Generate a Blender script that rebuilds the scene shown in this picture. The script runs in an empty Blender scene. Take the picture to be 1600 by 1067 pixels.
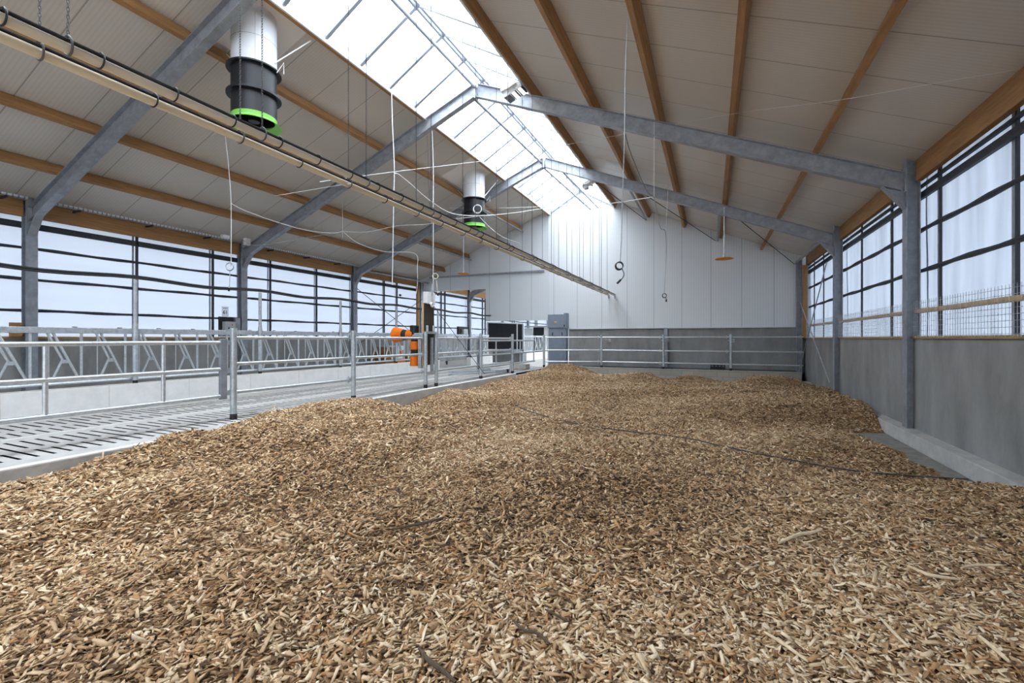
import bpy, bmesh, math, random
import numpy as np
from mathutils import Vector, Matrix
random.seed(7); rng = np.random.default_rng(7)
S = bpy.context.scene
COL = S.collection
PI = math.pi
# ---------------------------------------------------------------- camera, sky, exposure
FPX, HX, HY, CZ = 714.0, 800.0, 529.2, 1.27
PSI = math.atan(311.0 / FPX)
cd = bpy.data.cameras.new('camera'); cam = bpy.data.objects.new('camera', cd); COL.objects.link(cam)
cd.sensor_width = 36.0; cd.lens = FPX / 1600 * 36; cd.shift_y = -(533.5 - HY) / 1600
cd.clip_start = 0.05; cd.clip_end = 300
cam.location = (0, 0, CZ); cam.rotation_euler = (PI / 2, 0, PSI)
S.camera = cam
w = bpy.data.worlds.new('overcast_sky'); S.world = w; w.use_nodes = True
nt = w.node_tree; bg = nt.nodes['Background']
tc = nt.nodes.new('ShaderNodeTexCoord'); sp = nt.nodes.new('ShaderNodeSeparateXYZ'); rp = nt.nodes.new('ShaderNodeValToRGB')
nt.links.new(tc.outputs['Generated'], sp.inputs[0]); nt.links.new(sp.outputs['Z'], rp.inputs[0]); nt.links.new(rp.outputs[0], bg.inputs[0])
rp.color_ramp.elements[0].position = 0.0; rp.color_ramp.elements[0].color = (0.31, 0.335, 0.37, 1)
rp.color_ramp.elements[1].position = 1.0; rp.color_ramp.elements[1].color = (0.95, 0.97, 1.0, 1)
bg.inputs[1].default_value = 12.0
S.view_settings.view_transform = 'Standard'; S.view_settings.look = 'None'
S.view_settings.gamma = 1.0; S.view_settings.use_curve_mapping = False
S.view_settings.exposure = 0.2
S.cycles.max_bounces = 10; S.cycles.diffuse_bounces = 6; S.cycles.transmission_bounces = 8; S.cycles.transparent_max_bounces = 12
S.cycles.caustics_reflective = False; S.cycles.caustics_refractive = False

def at(px, py, d):
    """world point seen at pixel (px,py) of the frame at depth d along the view axis"""
    u, v = (px - HX) / FPX, (HY - py) / FPX
    s, c = math.sin(PSI), math.cos(PSI)
    return Vector(((-s + u * c) * d, (c + u * s) * d, CZ + v * d))

# ---------------------------------------------------------------- materials
def mat(name, col, rough=0.6, metal=0.0, noise=0.0, nscale=8.0, bump=0.0, bscale=60.0, col2=None, spec=0.4, stretch=None):
    m = bpy.data.materials.new(name); m.use_nodes = True; n = m.node_tree.nodes; l = m.node_tree.links
    b = n['Principled BSDF']; b.inputs['Roughness'].default_value = rough; b.inputs['Metallic'].default_value = metal
    b.inputs['Specular IOR Level'].default_value = spec
    b.inputs['Base Color'].default_value = (*col, 1)
    if noise or bump:
        t = n.new('ShaderNodeTexCoord'); mp = n.new('ShaderNodeMapping'); l.new(t.outputs['Object'], mp.inputs[0])
        if stretch: mp.inputs['Scale'].default_value = stretch
    if noise:
        nz = n.new('ShaderNodeTexNoise'); nz.inputs['Scale'].default_value = nscale; nz.inputs['Detail'].default_value = 6
        nz.inputs['Roughness'].default_value = 0.65
        l.new(mp.outputs[0], nz.inputs['Vector'])
        r = n.new('ShaderNodeValToRGB'); l.new(nz.outputs[0], r.inputs[0])
        c2 = col2 or tuple(x * (1 - noise) for x in col)
        r.color_ramp.elements[0].color = (*c2, 1); r.color_ramp.elements[0].position = 0.32
        r.color_ramp.elements[1].color = (*[min(1, x * (1 + noise * 0.5)) for x in col], 1); r.color_ramp.elements[1].position = 0.68
        l.new(r.outputs[0], b.inputs['Base Color'])
    if bump:
        nb = n.new('ShaderNodeTexNoise'); nb.inputs['Scale'].default_value = bscale; nb.inputs['Detail'].default_value = 4
        l.new(mp.outputs[0], nb.inputs['Vector'])
        bp = n.new('ShaderNodeBump'); bp.inputs['Strength'].default_value = bump; bp.inputs['Distance'].default_value = 0.01
        l.new(nb.outputs[0], bp.inputs['Height']); l.new(bp.outputs[0], b.inputs['Normal'])
    return m

def panel_mat(name, col, axis, pitch, off, rib, line=0.62, rough=0.4, wline=0.012):
    """sandwich panel: seam lines every `pitch` along axis, fine ribs every `rib`"""
    m = mat(name, col, rough); n = m.node_tree.nodes; l = m.node_tree.links; b = n['Principled BSDF']
    t = n.new('ShaderNodeTexCoord'); s = n.new('ShaderNodeSeparateXYZ'); l.new(t.outputs['Object'], s.inputs[0])
    def math_(op, a, bb):
        k = n.new('ShaderNodeMath'); k.operation = op
        for i, v in ((0, a), (1, bb)):
            if isinstance(v, (int, float)): k.inputs[i].default_value = v
            else: l.new(v, k.inputs[i])
        return k.outputs[0]
    def dist(p, o):   # distance from the nearest line of the pattern
        f = math_('FLOORED_MODULO', math_('ADD', s.outputs[axis], -o + p / 2), p)
        return math_('ABSOLUTE', math_('SUBTRACT', f, p / 2), 0)
    seam = math_('LESS_THAN', dist(pitch, off), wline)
    ribl = math_('LESS_THAN', dist(rib, off), rib * 0.18)
    mx = n.new('ShaderNodeMix'); mx.data_type = 'RGBA'
    mx.inputs['A'].default_value = (*col, 1); mx.inputs['B'].default_value = (*[x * 0.94 for x in col], 1); l.new(ribl, mx.inputs['Factor'])
    m2 = n.new('ShaderNodeMix'); m2.data_type = 'RGBA'
    l.new(mx.outputs['Result'], m2.inputs['A']); m2.inputs['B'].default_value = (*[x * line for x in col], 1); l.new(seam, m2.inputs['Factor'])
    l.new(m2.outputs['Result'], b.inputs['Base Color'])
    return m

def fabric_mat(name, col, trans, folds):
    m = bpy.data.materials.new(name); m.use_nodes = True; n = m.node_tree.nodes; l = m.node_tree.links
    n.remove(n['Principled BSDF']); out = n['Material Output']
    d = n.new('ShaderNodeBsdfDiffuse'); tr = n.new('ShaderNodeBsdfTranslucent'); mx = n.new('ShaderNodeMixShader')
    t = n.new('ShaderNodeTexCoord'); mp = n.new('ShaderNodeMapping'); mp.inputs['Scale'].default_value = folds
    l.new(t.outputs['Object'], mp.inputs[0])
    nz = n.new('ShaderNodeTexNoise'); nz.inputs['Scale'].default_value = 1.0; nz.inputs['Detail'].default_value = 5; l.new(mp.outputs[0], nz.inputs['Vector'])
    r = n.new('ShaderNodeValToRGB'); l.new(nz.outputs[0], r.inputs[0])
    r.color_ramp.elements[0].position = 0.3; r.color_ramp.elements[1].position = 0.7
    r.color_ramp.elements[0].color = (*[x * (0.9 if name == 'curtain_fabric' else 0.68) for x in col], 1); r.color_ramp.elements[1].color = (*col, 1)
    l.new(r.outputs[0], tr.inputs['Color']); d.inputs['Color'].default_value = (0.6, 0.65, 0.7, 1)
    mx.inputs[0].default_value = trans; l.new(d.outputs[0], mx.inputs[1]); l.new(tr.outputs[0], mx.inputs[2]); l.new(mx.outputs[0], out.inputs[0])
    return m

M = {}
M['galv'] = mat('galvanised_tube', (0.62, 0.66, 0.70), 0.38, 0.75, 0.18, 25, 0.05, 90)
M['galv2'] = mat('galvanised_post', (0.50, 0.54, 0.58), 0.45, 0.6, 0.25, 18)
M['frame'] = mat('galvanised_frame', (0.34, 0.36, 0.395), 0.5, 0.35, 0.28, 5, 0.05, 40)
M['column'] = mat('galvanised_column', (0.30, 0.33, 0.375), 0.5, 0.35, 0.25, 6)
M['perf'] = panel_mat('perforated_tray', (0.60, 0.63, 0.66), 'Y', 0.09, 0.0, 0.09, 0.35, 0.4, 0.012)
M['dark'] = mat('dark_steel', (0.035, 0.04, 0.05), 0.6, 0.2)
M['strap'] = mat('dark_curtain_webbing', (0.045, 0.05, 0.06), 0.8, 0, 0.4, 30)
M['wood'] = mat('glulam_spruce', (0.36, 0.19, 0.075), 0.65, 0, 0.3, 3.0, 0.05, 60, stretch=(8, 0.6, 8))
M['woodpale'] = mat('pale_timber', (0.55, 0.40, 0.24), 0.7, 0, 0.2, 4, stretch=(8, 0.8, 8))
M['woodstrip'] = mat('timber_strip', (0.36, 0.24, 0.11), 0.75, 0, 0.25, 6)
M['conc'] = mat('concrete_wall', (0.27, 0.274, 0.277), 0.85, 0, 0.30, 1.6, 0.15, 40, stretch=(1, 1, 0.45))
M['conc2'] = mat('concrete_kerb', (0.46, 0.46, 0.45), 0.85, 0, 0.22, 3, 0.15, 50)
M['slab'] = mat('concrete_slats', (0.47, 0.465, 0.45), 0.8, 0, 0.14, 3, 0.08, 60)
M['white_conc'] = mat('whitewash_and_kerb_highlight', (0.72, 0.72, 0.71), 0.75, 0, 0.10, 4)  # whitewash; also the painted highlight along the kerb edge
M['curb_top'] = mat('dusty_curb_top', (0.62, 0.60, 0.55), 0.8, 0, 0.2, 6)
M['bare'] = mat('bare_pit_floor', (0.24, 0.235, 0.22), 0.9, 0, 0.3, 6, 0.2, 60)
M['pit'] = mat('slurry_and_slot_shade', (0.03, 0.03, 0.03), 0.9)  # pit bottom; also darkens the slot walls in place of shade
M['ground'] = mat('yard', (0.32, 0.33, 0.30), 0.9, 0, 0.2, 0.5)
M['roof'] = panel_mat('roof_panel', (0.60, 0.56, 0.51), 'Y', 0.95, 0.0, 0.062, 0.55, 0.38, 0.010)
M['rooftop'] = mat('roof_cover', (0.3, 0.3, 0.3), 0.7)
M['sheet'] = mat('pale_sheet', (0.80, 0.76, 0.72), 0.5)
M['wall'] = panel_mat('wall_panel', (0.66, 0.69, 0.72), 'X', 1.1, 0.0, 0.092, 0.60, 0.42, 0.012)
M['wallplain'] = mat('wall_panel_plain', (0.62, 0.65, 0.68), 0.45)
M['fabL'] = fabric_mat('curtain_fabric', (0.168, 0.188, 0.225), 0.74, (0.3, 0.35, 3.5))
M['fabR'] = fabric_mat('wrinkled_curtain_fabric', (0.150, 0.172, 0.212), 0.76, (0.3, 4.5, 0.45))
M['fab_added_door'] = fabric_mat('added_door_fabric', (0.8, 0.82, 0.85), 0.9, (1, 1, 1))  # bright sheet for the unseen door added behind the camera
M['cream'] = mat('cream_pvc', (0.70, 0.64, 0.52), 0.4)
M['black'] = mat('black_plastic', (0.012, 0.012, 0.014), 0.45)
M['blackpipe'] = mat('black_pe_pipe', (0.03, 0.03, 0.033), 0.35)
M['rubber'] = mat('black_rubber_sheet', (0.018, 0.02, 0.024), 0.6, 0, 0.3, 5)
M['brownboard'] = mat('brown_phenolic_board', (0.035, 0.026, 0.018), 0.55)
M['whiteduct'] = mat('white_duct', (0.74, 0.76, 0.79), 0.35)
M['fanblack'] = mat('black_fan_housing', (0.012, 0.013, 0.017), 0.42)
M['green'] = mat('lime_green_ring', (0.20, 0.52, 0.09), 0.45)
M['orange'] = mat('orange_bristles', (0.80, 0.17, 0.0), 0.7, 0, 0.3, 40, 0.6, 150)
M['blackbrush'] = mat('black_bristles', (0.02, 0.02, 0.02), 0.8, 0, 0, 40, 0.6, 150)
M['white'] = mat('white_plastic', (0.78, 0.79, 0.80), 0.45)
M['paletube'] = mat('pale_tube', (0.5, 0.54, 0.6), 0.4)
M['whiterail'] = mat('white_skylight_metal', (0.34, 0.38, 0.44), 0.5)
M['ropew'] = mat('white_rope', (0.70, 0.71, 0.72), 0.6)
M['chain'] = mat('chain_steel', (0.11, 0.115, 0.125), 0.5, 0.4)
M['wire'] = mat('dark_cable', (0.05, 0.05, 0.055), 0.5)
M['cab'] = mat('blue_grey_cabinet', (0.23, 0.27, 0.33), 0.4, 0.2, 0.12, 2.5)
M['grey'] = mat('grey_plastic', (0.42, 0.44, 0.45), 0.5)
M['red'] = mat('red_switch', (0.5, 0.03, 0.06), 0.5)
M['paper'] = fabric_mat('sign_paper', (1.0, 1.0, 1.0), 0.94, (1, 1, 1))
M['ink'] = mat('sign_ink', (0.04, 0.05, 0.06), 0.7)
M['yellow'] = mat('yellow_sticker', (0.75, 0.45, 0.12), 0.6)
M['card'] = mat('cardboard_brown', (0.22, 0.12, 0.05), 0.8)
M['disc'] = mat('orange_disc', (0.70, 0.26, 0.02), 0.5)
M['lamphouse'] = mat('lamp_housing', (0.04, 0.04, 0.045), 0.4)
M['bark'] = mat('bark_twig', (0.10, 0.075, 0.05), 0.85, 0, 0.3, 30)
M['splinter'] = mat('fresh_split_wood', (0.72, 0.58, 0.40), 0.7, 0, 0.2, 30)
m = bpy.data.materials.new('lamp_lens'); m.use_nodes = True; b = m.node_tree.nodes['Principled BSDF']
b.inputs['Base Color'].default_value = (0.9, 0.9, 0.85, 1); b.inputs['Emission Color'].default_value = (1, 0.9, 0.74, 1); b.inputs['Emission Strength'].default_value = 6
M['lens'] = m
# skylight glazing: milky twin-wall sheet
m = bpy.data.materials.new('skylight_glazing'); m.use_nodes = True; n = m.node_tree.nodes; l = m.node_tree.links
n.remove(n['Principled BSDF']); tp = n.new('ShaderNodeBsdfTransparent'); tl = n.new('ShaderNodeBsdfTranslucent'); mx = n.new('ShaderNodeMixShader')
tp.inputs[0].default_value = (0.92, 0.95, 0.97, 1); tl.inputs[0].default_value = (0.95, 0.97, 1, 1); mx.inputs[0].default_value = 0.12
l.new(tp.outputs[0], mx.inputs[1]); l.new(tl.outputs[0], mx.inputs[2]); l.new(mx.outputs[0], n['Material Output'].inputs[0]); M['glaze'] = m
# block kerb wall
m = mat('block_kerb', (0.40, 0.38, 0.34), 0.85); n = m.node_tree.nodes; l = m.node_tree.links
t = n.new('ShaderNodeTexCoord'); mp = n.new('ShaderNodeMapping'); mp.inputs['Rotation'].default_value = (PI / 2, 0, 0); l.new(t.outputs['Object'], mp.inputs[0])
br = n.new('ShaderNodeTexBrick'); br.inputs['Scale'].default_value = 1; br.inputs['Brick Width'].default_value = 0.42; br.inputs['Row Height'].default_value = 0.2
br.inputs['Mortar Size'].default_value = 0.008; br.inputs['Color1'].default_value = (0.40, 0.38, 0.33, 1); br.inputs['Color2'].default_value = (0.33, 0.32, 0.29, 1); br.inputs['Mortar'].default_value = (0.27, 0.26, 0.24, 1)
l.new(mp.outputs[0], br.inputs['Vector']); l.new(br.outputs[0], n['Principled BSDF'].inputs['Base Color']); M['block'] = m
# wood chips: colour by a random value each chip carries
m = mat('wood_chip', (0.5, 0.35, 0.2), 0.8, spec=0.25); n = m.node_tree.nodes; l = m.node_tree.links
a = n.new('ShaderNodeAttribute'); a.attribute_name = 'tone'; r = n.new('ShaderNodeValToRGB'); l.new(a.outputs['Fac'], r.inputs[0])
cr = r.color_ramp; cr.elements[0].position = 0; cr.elements[0].color = (0.05, 0.03, 0.018, 1); cr.elements[1].position = 1; cr.elements[1].color = (0.92, 0.76, 0.55, 1)
for p_, c_ in ((0.14, (0.17, 0.10, 0.055)), (0.32, (0.37, 0.225, 0.115)), (0.47, (0.51, 0.33, 0.18)), (0.53, (0.52, 0.28, 0.12)), (0.60, (0.60, 0.41, 0.23)), (0.85, (0.76, 0.57, 0.36))):
    e = cr.elements.new(p_); e.color = (*c_, 1)
nz = n.new('ShaderNodeTexNoise'); nz.inputs['Scale'].default_value = 90; t = n.new('ShaderNodeTexCoord'); l.new(t.outputs['Object'], nz.inputs['Vector'])
mu = n.new('ShaderNodeMix'); mu.data_type = 'RGBA'; mu.blend_type = 'MULTIPLY'; mu.inputs['Factor'].default_value = 0.25
l.new(r.outputs[0], mu.inputs['A']); l.new(nz.outputs[0], mu.inputs['B']); l.new(mu.outputs['Result'], n['Principled BSDF'].inputs['Base Color']); M['chip'] = m

# ---------------------------------------------------------------- mesh helpers
class MB:
    def __init__(self): self.v = []; self.f = []
    def add(self, vs, fs):
        o = len(self.v); self.v += [tuple(p) for p in vs]; self.f += [tuple(i + o for i in f) for f in fs]; return self
    def box(self, x0, x1, y0, y1, z0, z1):
        vs = [(x, y, z) for x in (x0, x1) for y in (y0, y1) for z in (z0, z1)]
        return self.add(vs, [(0, 1, 3, 2), (4, 6, 7, 5), (0, 4, 5, 1), (2, 3, 7, 6), (0, 2, 6, 4), (1, 5, 7, 3)])
    def extrude(self, p0, p1, prof, up=(0, 0, 1)):
        """closed profile [(u,v)] swept from p0 to p1; u sideways, v along `up`"""
        p0, p1, up = Vector(p0), Vector(p1), Vector(up); d = (p1 - p0).normalized()
        sd = d.cross(up).normalized(); uu = sd.cross(d).normalized(); k = len(prof)
        vs = [p + sd * a + uu * b for p in (p0, p1) for a, b in prof]
        fs = [(i, (i + 1) % k, (i + 1) % k + k, i + k) for i in range(k)] + [tuple(range(k - 1, -1, -1)), tuple(range(k, 2 * k))]
        return self.add(vs, fs)
    def bar(self, p0, p1, w, h, up=(0, 0, 1), dv=0.0):
        return self.extrude(p0, p1, [(-w / 2, -h / 2 + dv), (w / 2, -h / 2 + dv), (w / 2, h / 2 + dv), (-w / 2, h / 2 + dv)], up)
    def ibeam(self, p0, p1, w, h, up, t=0.012, tw=0.009):
        self.bar(p0, p1, w, t, up, h / 2 - t / 2); self.bar(p0, p1, w, t, up, -h / 2 + t / 2)
        return self.bar(p0, p1, tw, h - 2 * t, up)
    def tube(self, pts, r, n=8, caps=True):
        pts = [Vector(p) for p in pts]; k = len(pts); vs = []; ref = None
        rs = r if isinstance(r, (list, tuple)) else [r] * k
        for i, p in enumerate(pts):
            d = (pts[min(i + 1, k - 1)] - pts[max(i - 1, 0)]).normalized()
            if ref is None or abs(ref.dot(d)) > 0.98: ref = Vector((0, 0, 1)) if abs(d.z) < 0.9 else Vector((1, 0, 0))
            a = d.cross(ref).normalized(); bb = d.cross(a); ref = a.cross(d)
            vs += [p + (a * math.cos(2 * PI * j / n) + bb * math.sin(2 * PI * j / n)) * rs[i] for j in range(n)]
        fs = [(i * n + j, i * n + (j + 1) % n, (i + 1) * n + (j + 1) % n, (i + 1) * n + j) for i in range(k - 1) for j in range(n)]
        if caps: fs += [tuple(range(n - 1, -1, -1)), tuple(range((k - 1) * n, k * n))]
        return self.add(vs, fs)
    def lathe(self, c, prof, n=24, closed=False):
        """profile [(r,z)] turned about the vertical through c"""
        c = Vector(c); k = len(prof)
        vs = [c + Vector((r * math.cos(2 * PI * j / n), r * math.sin(2 * PI * j / n), z)) for r, z in prof for j in range(n)]
        fs = [(i * n + j, i * n + (j + 1) % n, (i + 1) % k * n + (j + 1) % n, (i + 1) % k * n + j) for i in range(k if closed else k - 1) for j in range(n)]
        return self.add(vs, fs)
    def torus(self, c, R, r, normal=(0, 0, 1), n=18, k=6, sx=1.0, roll=0.0):
        c = Vector(c); q = Vector((0, 0, 1)).rotation_difference(Vector(normal)).to_matrix(); vs = []
        for i in range(n):
            t = 2 * PI * i / n + roll
            for j in range(k):
                u = 2 * PI * j / k
                vs.append(c + q @ Vector(((R + r * math.cos(u)) * math.cos(t) * sx, (R + r * math.cos(u)) * math.sin(t), r * math.sin(u))))
        return self.add(vs, [(i * k + j, (i + 1) % n * k + j, (i + 1) % n * k + (j + 1) % k, i * k + (j + 1) % k) for i in range(n) for j in range(k)])
    def prism(self, poly, y0, y1):
        k = len(poly); vs = [(x, y, z) for y in (y0, y1) for x, z in poly]
        return self.add(vs, [(i, (i + 1) % k, (i + 1) % k + k, i + k) for i in range(k)] + [tuple(range(k - 1, -1, -1)), tuple(range(k, 2 * k))])
    def mesh(self, name):
        me = bpy.data.meshes.new(name); me.from_pydata(self.v, [], self.f); me.validate(); 
        bm = bmesh.new(); bm.from_mesh(me); bmesh.ops.recalc_face_normals(bm, faces=bm.faces); bm.to_mesh(me); bm.free()
        return me
    def build(self, name, material, parent=None, smooth=False, bevel=0.0):
        me = self.mesh(name); me.materials.append(M[material])
        if smooth: smooth_by_angle(me)
        o = bpy.data.objects.new(name, me); COL.objects.link(o)
        if parent is not None:
            o.parent = parent; o.matrix_parent_inverse = Matrix.Translation(-Vector(parent.location))
        if bevel:
            md = o.modifiers.new('bevel', 'BEVEL'); md.width = bevel; md.segments = 2; md.limit_method = 'ANGLE'
        return o
def smooth_by_angle(me, ang=0.7):
    bm = bmesh.new(); bm.from_mesh(me)
    for f in bm.faces: f.smooth = True
    for e in bm.edges:
        if len(e.link_faces) != 2 or e.calc_face_angle(0) > ang: e.smooth = False
    bm.to_mesh(me); bm.free()
def tag(o, label, cat, group=None, kind=None):
    o['label'] = label; o['category'] = cat
    if group: o['group'] = group
    if kind: o['kind'] = kind
    return o
def thing(name, label, cat, loc=(0, 0, 0), group=None):
    o = bpy.data.objects.new(name, None); COL.objects.link(o); o.location = loc; o.empty_display_size = 0.2
    return tag(o, label, cat, group)
def struct(o): o['kind'] = 'structure'; return o
def copy_tree(o, offset, label, parent=None):
    c = o.copy(); COL.objects.link(c)
    if parent is None: c.location = Vector(o.location) + Vector(offset); c['label'] = label
    else: c.parent = parent
    for ch in [x for x in bpy.data.objects if x.parent is o]: copy_tree(ch, offset, label, c)
    return c
def spline(pts, k=6):
    pts = [Vector(p) for p in pts]; out = []
    for i in range(len(pts) - 1):
        p0, p1, p2, p3 = pts[max(i - 1, 0)], pts[i], pts[i + 1], pts[min(i + 2, len(pts) - 1)]
        for j in range(k):
            t = j / k
            out.append(0.5 * ((2 * p1) + (p2 - p0) * t + (2 * p0 - 5 * p1 + 4 * p2 - p3) * t * t + (3 * p1 - p0 - 3 * p2 + p3) * t ** 3))
    return out + [pts[-1]]

# ---------------------------------------------------------------- dimensions of the barn (metres, Y along the barn)
XL, XR, XC, MS = -13.7, 3.08, -5.32, 0.407          # inner column faces, ridge line, roof pitch
YB, YE, YF = -8.0, 20.0, 46.0                       # behind the camera, end wall, far end of the next room
ROOF0 = 7.80                                        # height of the roof underside if carried up to the ridge
def roofz(x, base=ROOF0): return base - MS * abs(x - XC)
SKL, SKR = -6.78, -3.86                             # skylight edges
# ---------------------------------------------------------------- setting: ground, floors, walls, roof
struct(MB().box(-60, 60, -50, 100, -0.75, -0.7).build('ground', 'ground'))
struct(MB().box(-6.6, 3.4, YB, 20, -0.62, -0.5).build('floor_pit', 'bare'))
# slatted floor with real slots
fw = MB(); fl = MB(); P = 0.14; x0, x1 = -9.75, -6.6; sw = 0.036
rows = [(-9.41, -8.83), (-8.62, -8.24), (-7.86, -7.29), (-7.11, -6.66)]
y = -1.0; i = 0
while y < 19.6:
    cols = list(rows)
    if i % 7 == 3: cols = [rows[0], rows[1], (rows[2][0], rows[3][1])]
    if i % 7 == 5: cols = [(rows[0][0], rows[1][1]), rows[2], rows[3]]
    ya, yb = y, y + P - sw; yc = y + P; zb = -0.2
    fl.add([(x0, ya, 0), (x1, ya, 0), (x1, yb, 0), (x0, yb, 0)], [(0, 1, 2, 3)])
    xs = x0
    for a, b_ in cols:
        fl.add([(xs, yb, 0), (a, yb, 0), (a, yc, 0), (xs, yc, 0)], [(0, 1, 2, 3)])
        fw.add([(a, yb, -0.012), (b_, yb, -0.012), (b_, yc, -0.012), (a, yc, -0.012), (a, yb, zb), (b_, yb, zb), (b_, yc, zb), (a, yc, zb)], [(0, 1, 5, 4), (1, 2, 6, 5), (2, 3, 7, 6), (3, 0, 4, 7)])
        xs = b_
    fl.add([(xs, yb, 0), (x1, yb, 0), (x1, yc, 0), (xs, yc, 0)], [(0, 1, 2, 3)])
    y = yc; i += 1
floor = struct(fl.build('floor', 'slab')); fw.build('slot_wall_shade', 'pit', floor)  # near-black walls put the shade inside the slots into the colour
struct(MB().box(-9.75, -6.6, -1.0, 20, -0.5, -0.3).build('floor_slurry', 'pit'))
struct(MB().box(-9.75, -6.24, YB, -1.0, -0.3, 0).box(-9.75, -6.6, y, 20.0, -0.1, 0).build('floor_near', 'slab'))
struct(MB().box(-8.06, -8.02, -1, 19.6, 0.0, 0.012).build('trim_1', 'white_conc'))      # pale joint along the slats
struct(MB().box(-13.9, -9.95, YB, 20.0, -0.3, 0.05).build('floor_passage', 'slab'))
struct(MB().box(-14.0, 4, 20.0, YF, -0.3, 0.0).build('floor_back', 'slab'))
struct(MB().box(-6.6, -6.23, YB, 6.2, -0.5, 0.004).box(-6.6, -6.5, 6.2, 15.3, -0.5, 0.006).box(-6.6, -6.5, 15.3, 19.3, -0.5, -0.07).build('trim_2', 'conc2', bevel=0.008))
struct(MB().box(-6.34, -6.236, YB, 6.2, 0.004, 0.009).box(-6.6, -6.505, 6.2, 15.3, 0.006, 0.011).build('kerb_edge_highlight', 'white_conc'))  # white strips paint the bright highlight along the kerb's outer edge
struct(MB().box(2.98, 3.22, YB, 19.3, -0.5, -0.27).build('trim_3', 'conc2', bevel=0.012))
struct(MB().box(3.2, 3.4, YB, YF, -0.5, 1.27).build('wall_right', 'conc'))
struct(MB().box(-14.12, -13.9, YB, YF, -0.5, 1.27).build('wall_left', 'conc'))
struct(MB().box(3.17, 3.4, YB, 20, 1.27, 1.315).build('trim_4', 'woodstrip'))
struct(MB().box(-14.1, -13.86, YB, 20, 1.27, 1.32).build('trim_5', 'woodstrip'))
struct(MB().add([(-14.01, YB, 1.3), (-14.01, 0.05, 1.3), (-14.01, 0.05, 4.2), (-14.01, YB, 4.2)], [(0, 1, 2, 3)]).build('window_2', 'fabL'))
struct(MB().add([(3.37, YB, 1.3), (3.37, 5.0, 1.3), (3.37, 5.0, 4.2), (3.37, YB, 4.2)], [(0, 1, 2, 3)]).build('window_3', 'fabR'))
struct(MB().prism([(-14.2, -0.5), (-5.6, -0.5), (-5.6, 3.9), (3.0, 3.9), (3.0, -0.5), (3.5, -0.5), (3.5, 7.9), (-14.2, 7.9)], YB - 0.15, YB).build('wall_front', 'wallplain'))
struct(MB().add([(-5.6, YB - 0.09, -0.5), (3.0, YB - 0.09, -0.5), (3.0, YB - 0.09, 3.9), (-5.6, YB - 0.09, 3.9)], [(0, 1, 2, 3)]).build('added_light_door', 'fab_added_door'))  # unseen translucent door, added to bring in light from behind the camera
struct(MB().box(-14.2, 3.5, YF, YF + 0.15, -0.5, 7.9).build('wall_far', 'wallplain'))
struct(MB().box(-5.9, 3.5, 20.0, 20.2, -0.5, 1.74).build('wall_back', 'conc'))
struct(MB().prism([(3.5, 1.73), (3.5, roofz(3.5) + 0.03), (SKR + 0.05, roofz(SKR + 0.05) + 0.03), (SKR - 0.03, 7.06), (XC, 7.92), (SKL + 0.03, 7.06), (SKL - 0.05, roofz(SKL - 0.05) + 0.03), (-14.15, roofz(-14.15) + 0.03), (-14.15, 3.72), (-10.1, 3.72), (-10.1, 2.13), (-6.85, 2.13), (-6.85, 1.73)], 19.96, 20.12).build('wall_end', 'wall'))
struct(MB().box(-6.85, 3.2, 19.92, 19.96, 1.70, 1.74).box(-6.90, -6.84, 19.93, 19.97, 0, 6.9).build('trim_6', 'wallplain'))
struct(MB().box(-5.3, 3.0, 19.3, 20.0, -0.5, 0.05).build('trim_7', 'block'))
rf = MB(); ins = -0.0
for sx, xa, xb in ((-1, -14.3, SKL), (1, 3.6, SKR)):
    za, zb = roofz(xa), roofz(xb)
    pl = [(xa, za), (xb, zb), (xb, zb + 0.12), (xa, za + 0.12)]
    rf.prism(pl, YB - 0.2, YF + 0.2)
struct(rf.build('ceiling', 'roof'))
# walls above the end of the next room are roofed too; skylight runs the whole length
def sky_z(x): return 7.93 - 0.585 * abs(x - XC)
sk = MB()
for a, b_ in ((SKL, XC), (SKR, XC)):
    sk.prism([(a, sky_z(a)), (b_, sky_z(b_)), (b_, sky_z(b_) + 0.016), (a, sky_z(a) + 0.016)], YB, YF)
win = struct(sk.build('window_1', 'glaze'))
kb = MB()
for sx, X in ((-1, SKL), (1, SKR)): kb.box(X - 0.02, X + 0.02, YB, YF, roofz(X) - 0.26, sky_z(X) + 0.03)
kb.build('curb_board', 'white', win)
rb = MB(); rb.bar((XC - 0.05, YB, 7.86), (XC - 0.05, YF, 7.86), 0.05, 0.07); rb.bar((XC + 0.05, YB, 7.86), (XC + 0.05, YF, 7.86), 0.05, 0.07); rb.build('ridge_rail', 'whiterail', win)
yb = 0.95 * -8 + 0.9
while yb < 20:
    g = MB()
    for X in (SKL + 0.03, SKR - 0.03):
        g.bar((X, yb, sky_z(X) - 0.03), (XC, yb, sky_z(XC) - 0.03), 0.07, 0.09, (0, 0, 1))
        g.bar((X, yb, roofz(X) - 0.2), (X + (0.06 if X < XC else -0.06), yb, sky_z(X) - 0.02), 0.06, 0.03, (1, 0, 0))
    g.build('glazing_bar', 'whiterail', win); yb += 0.95

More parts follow.
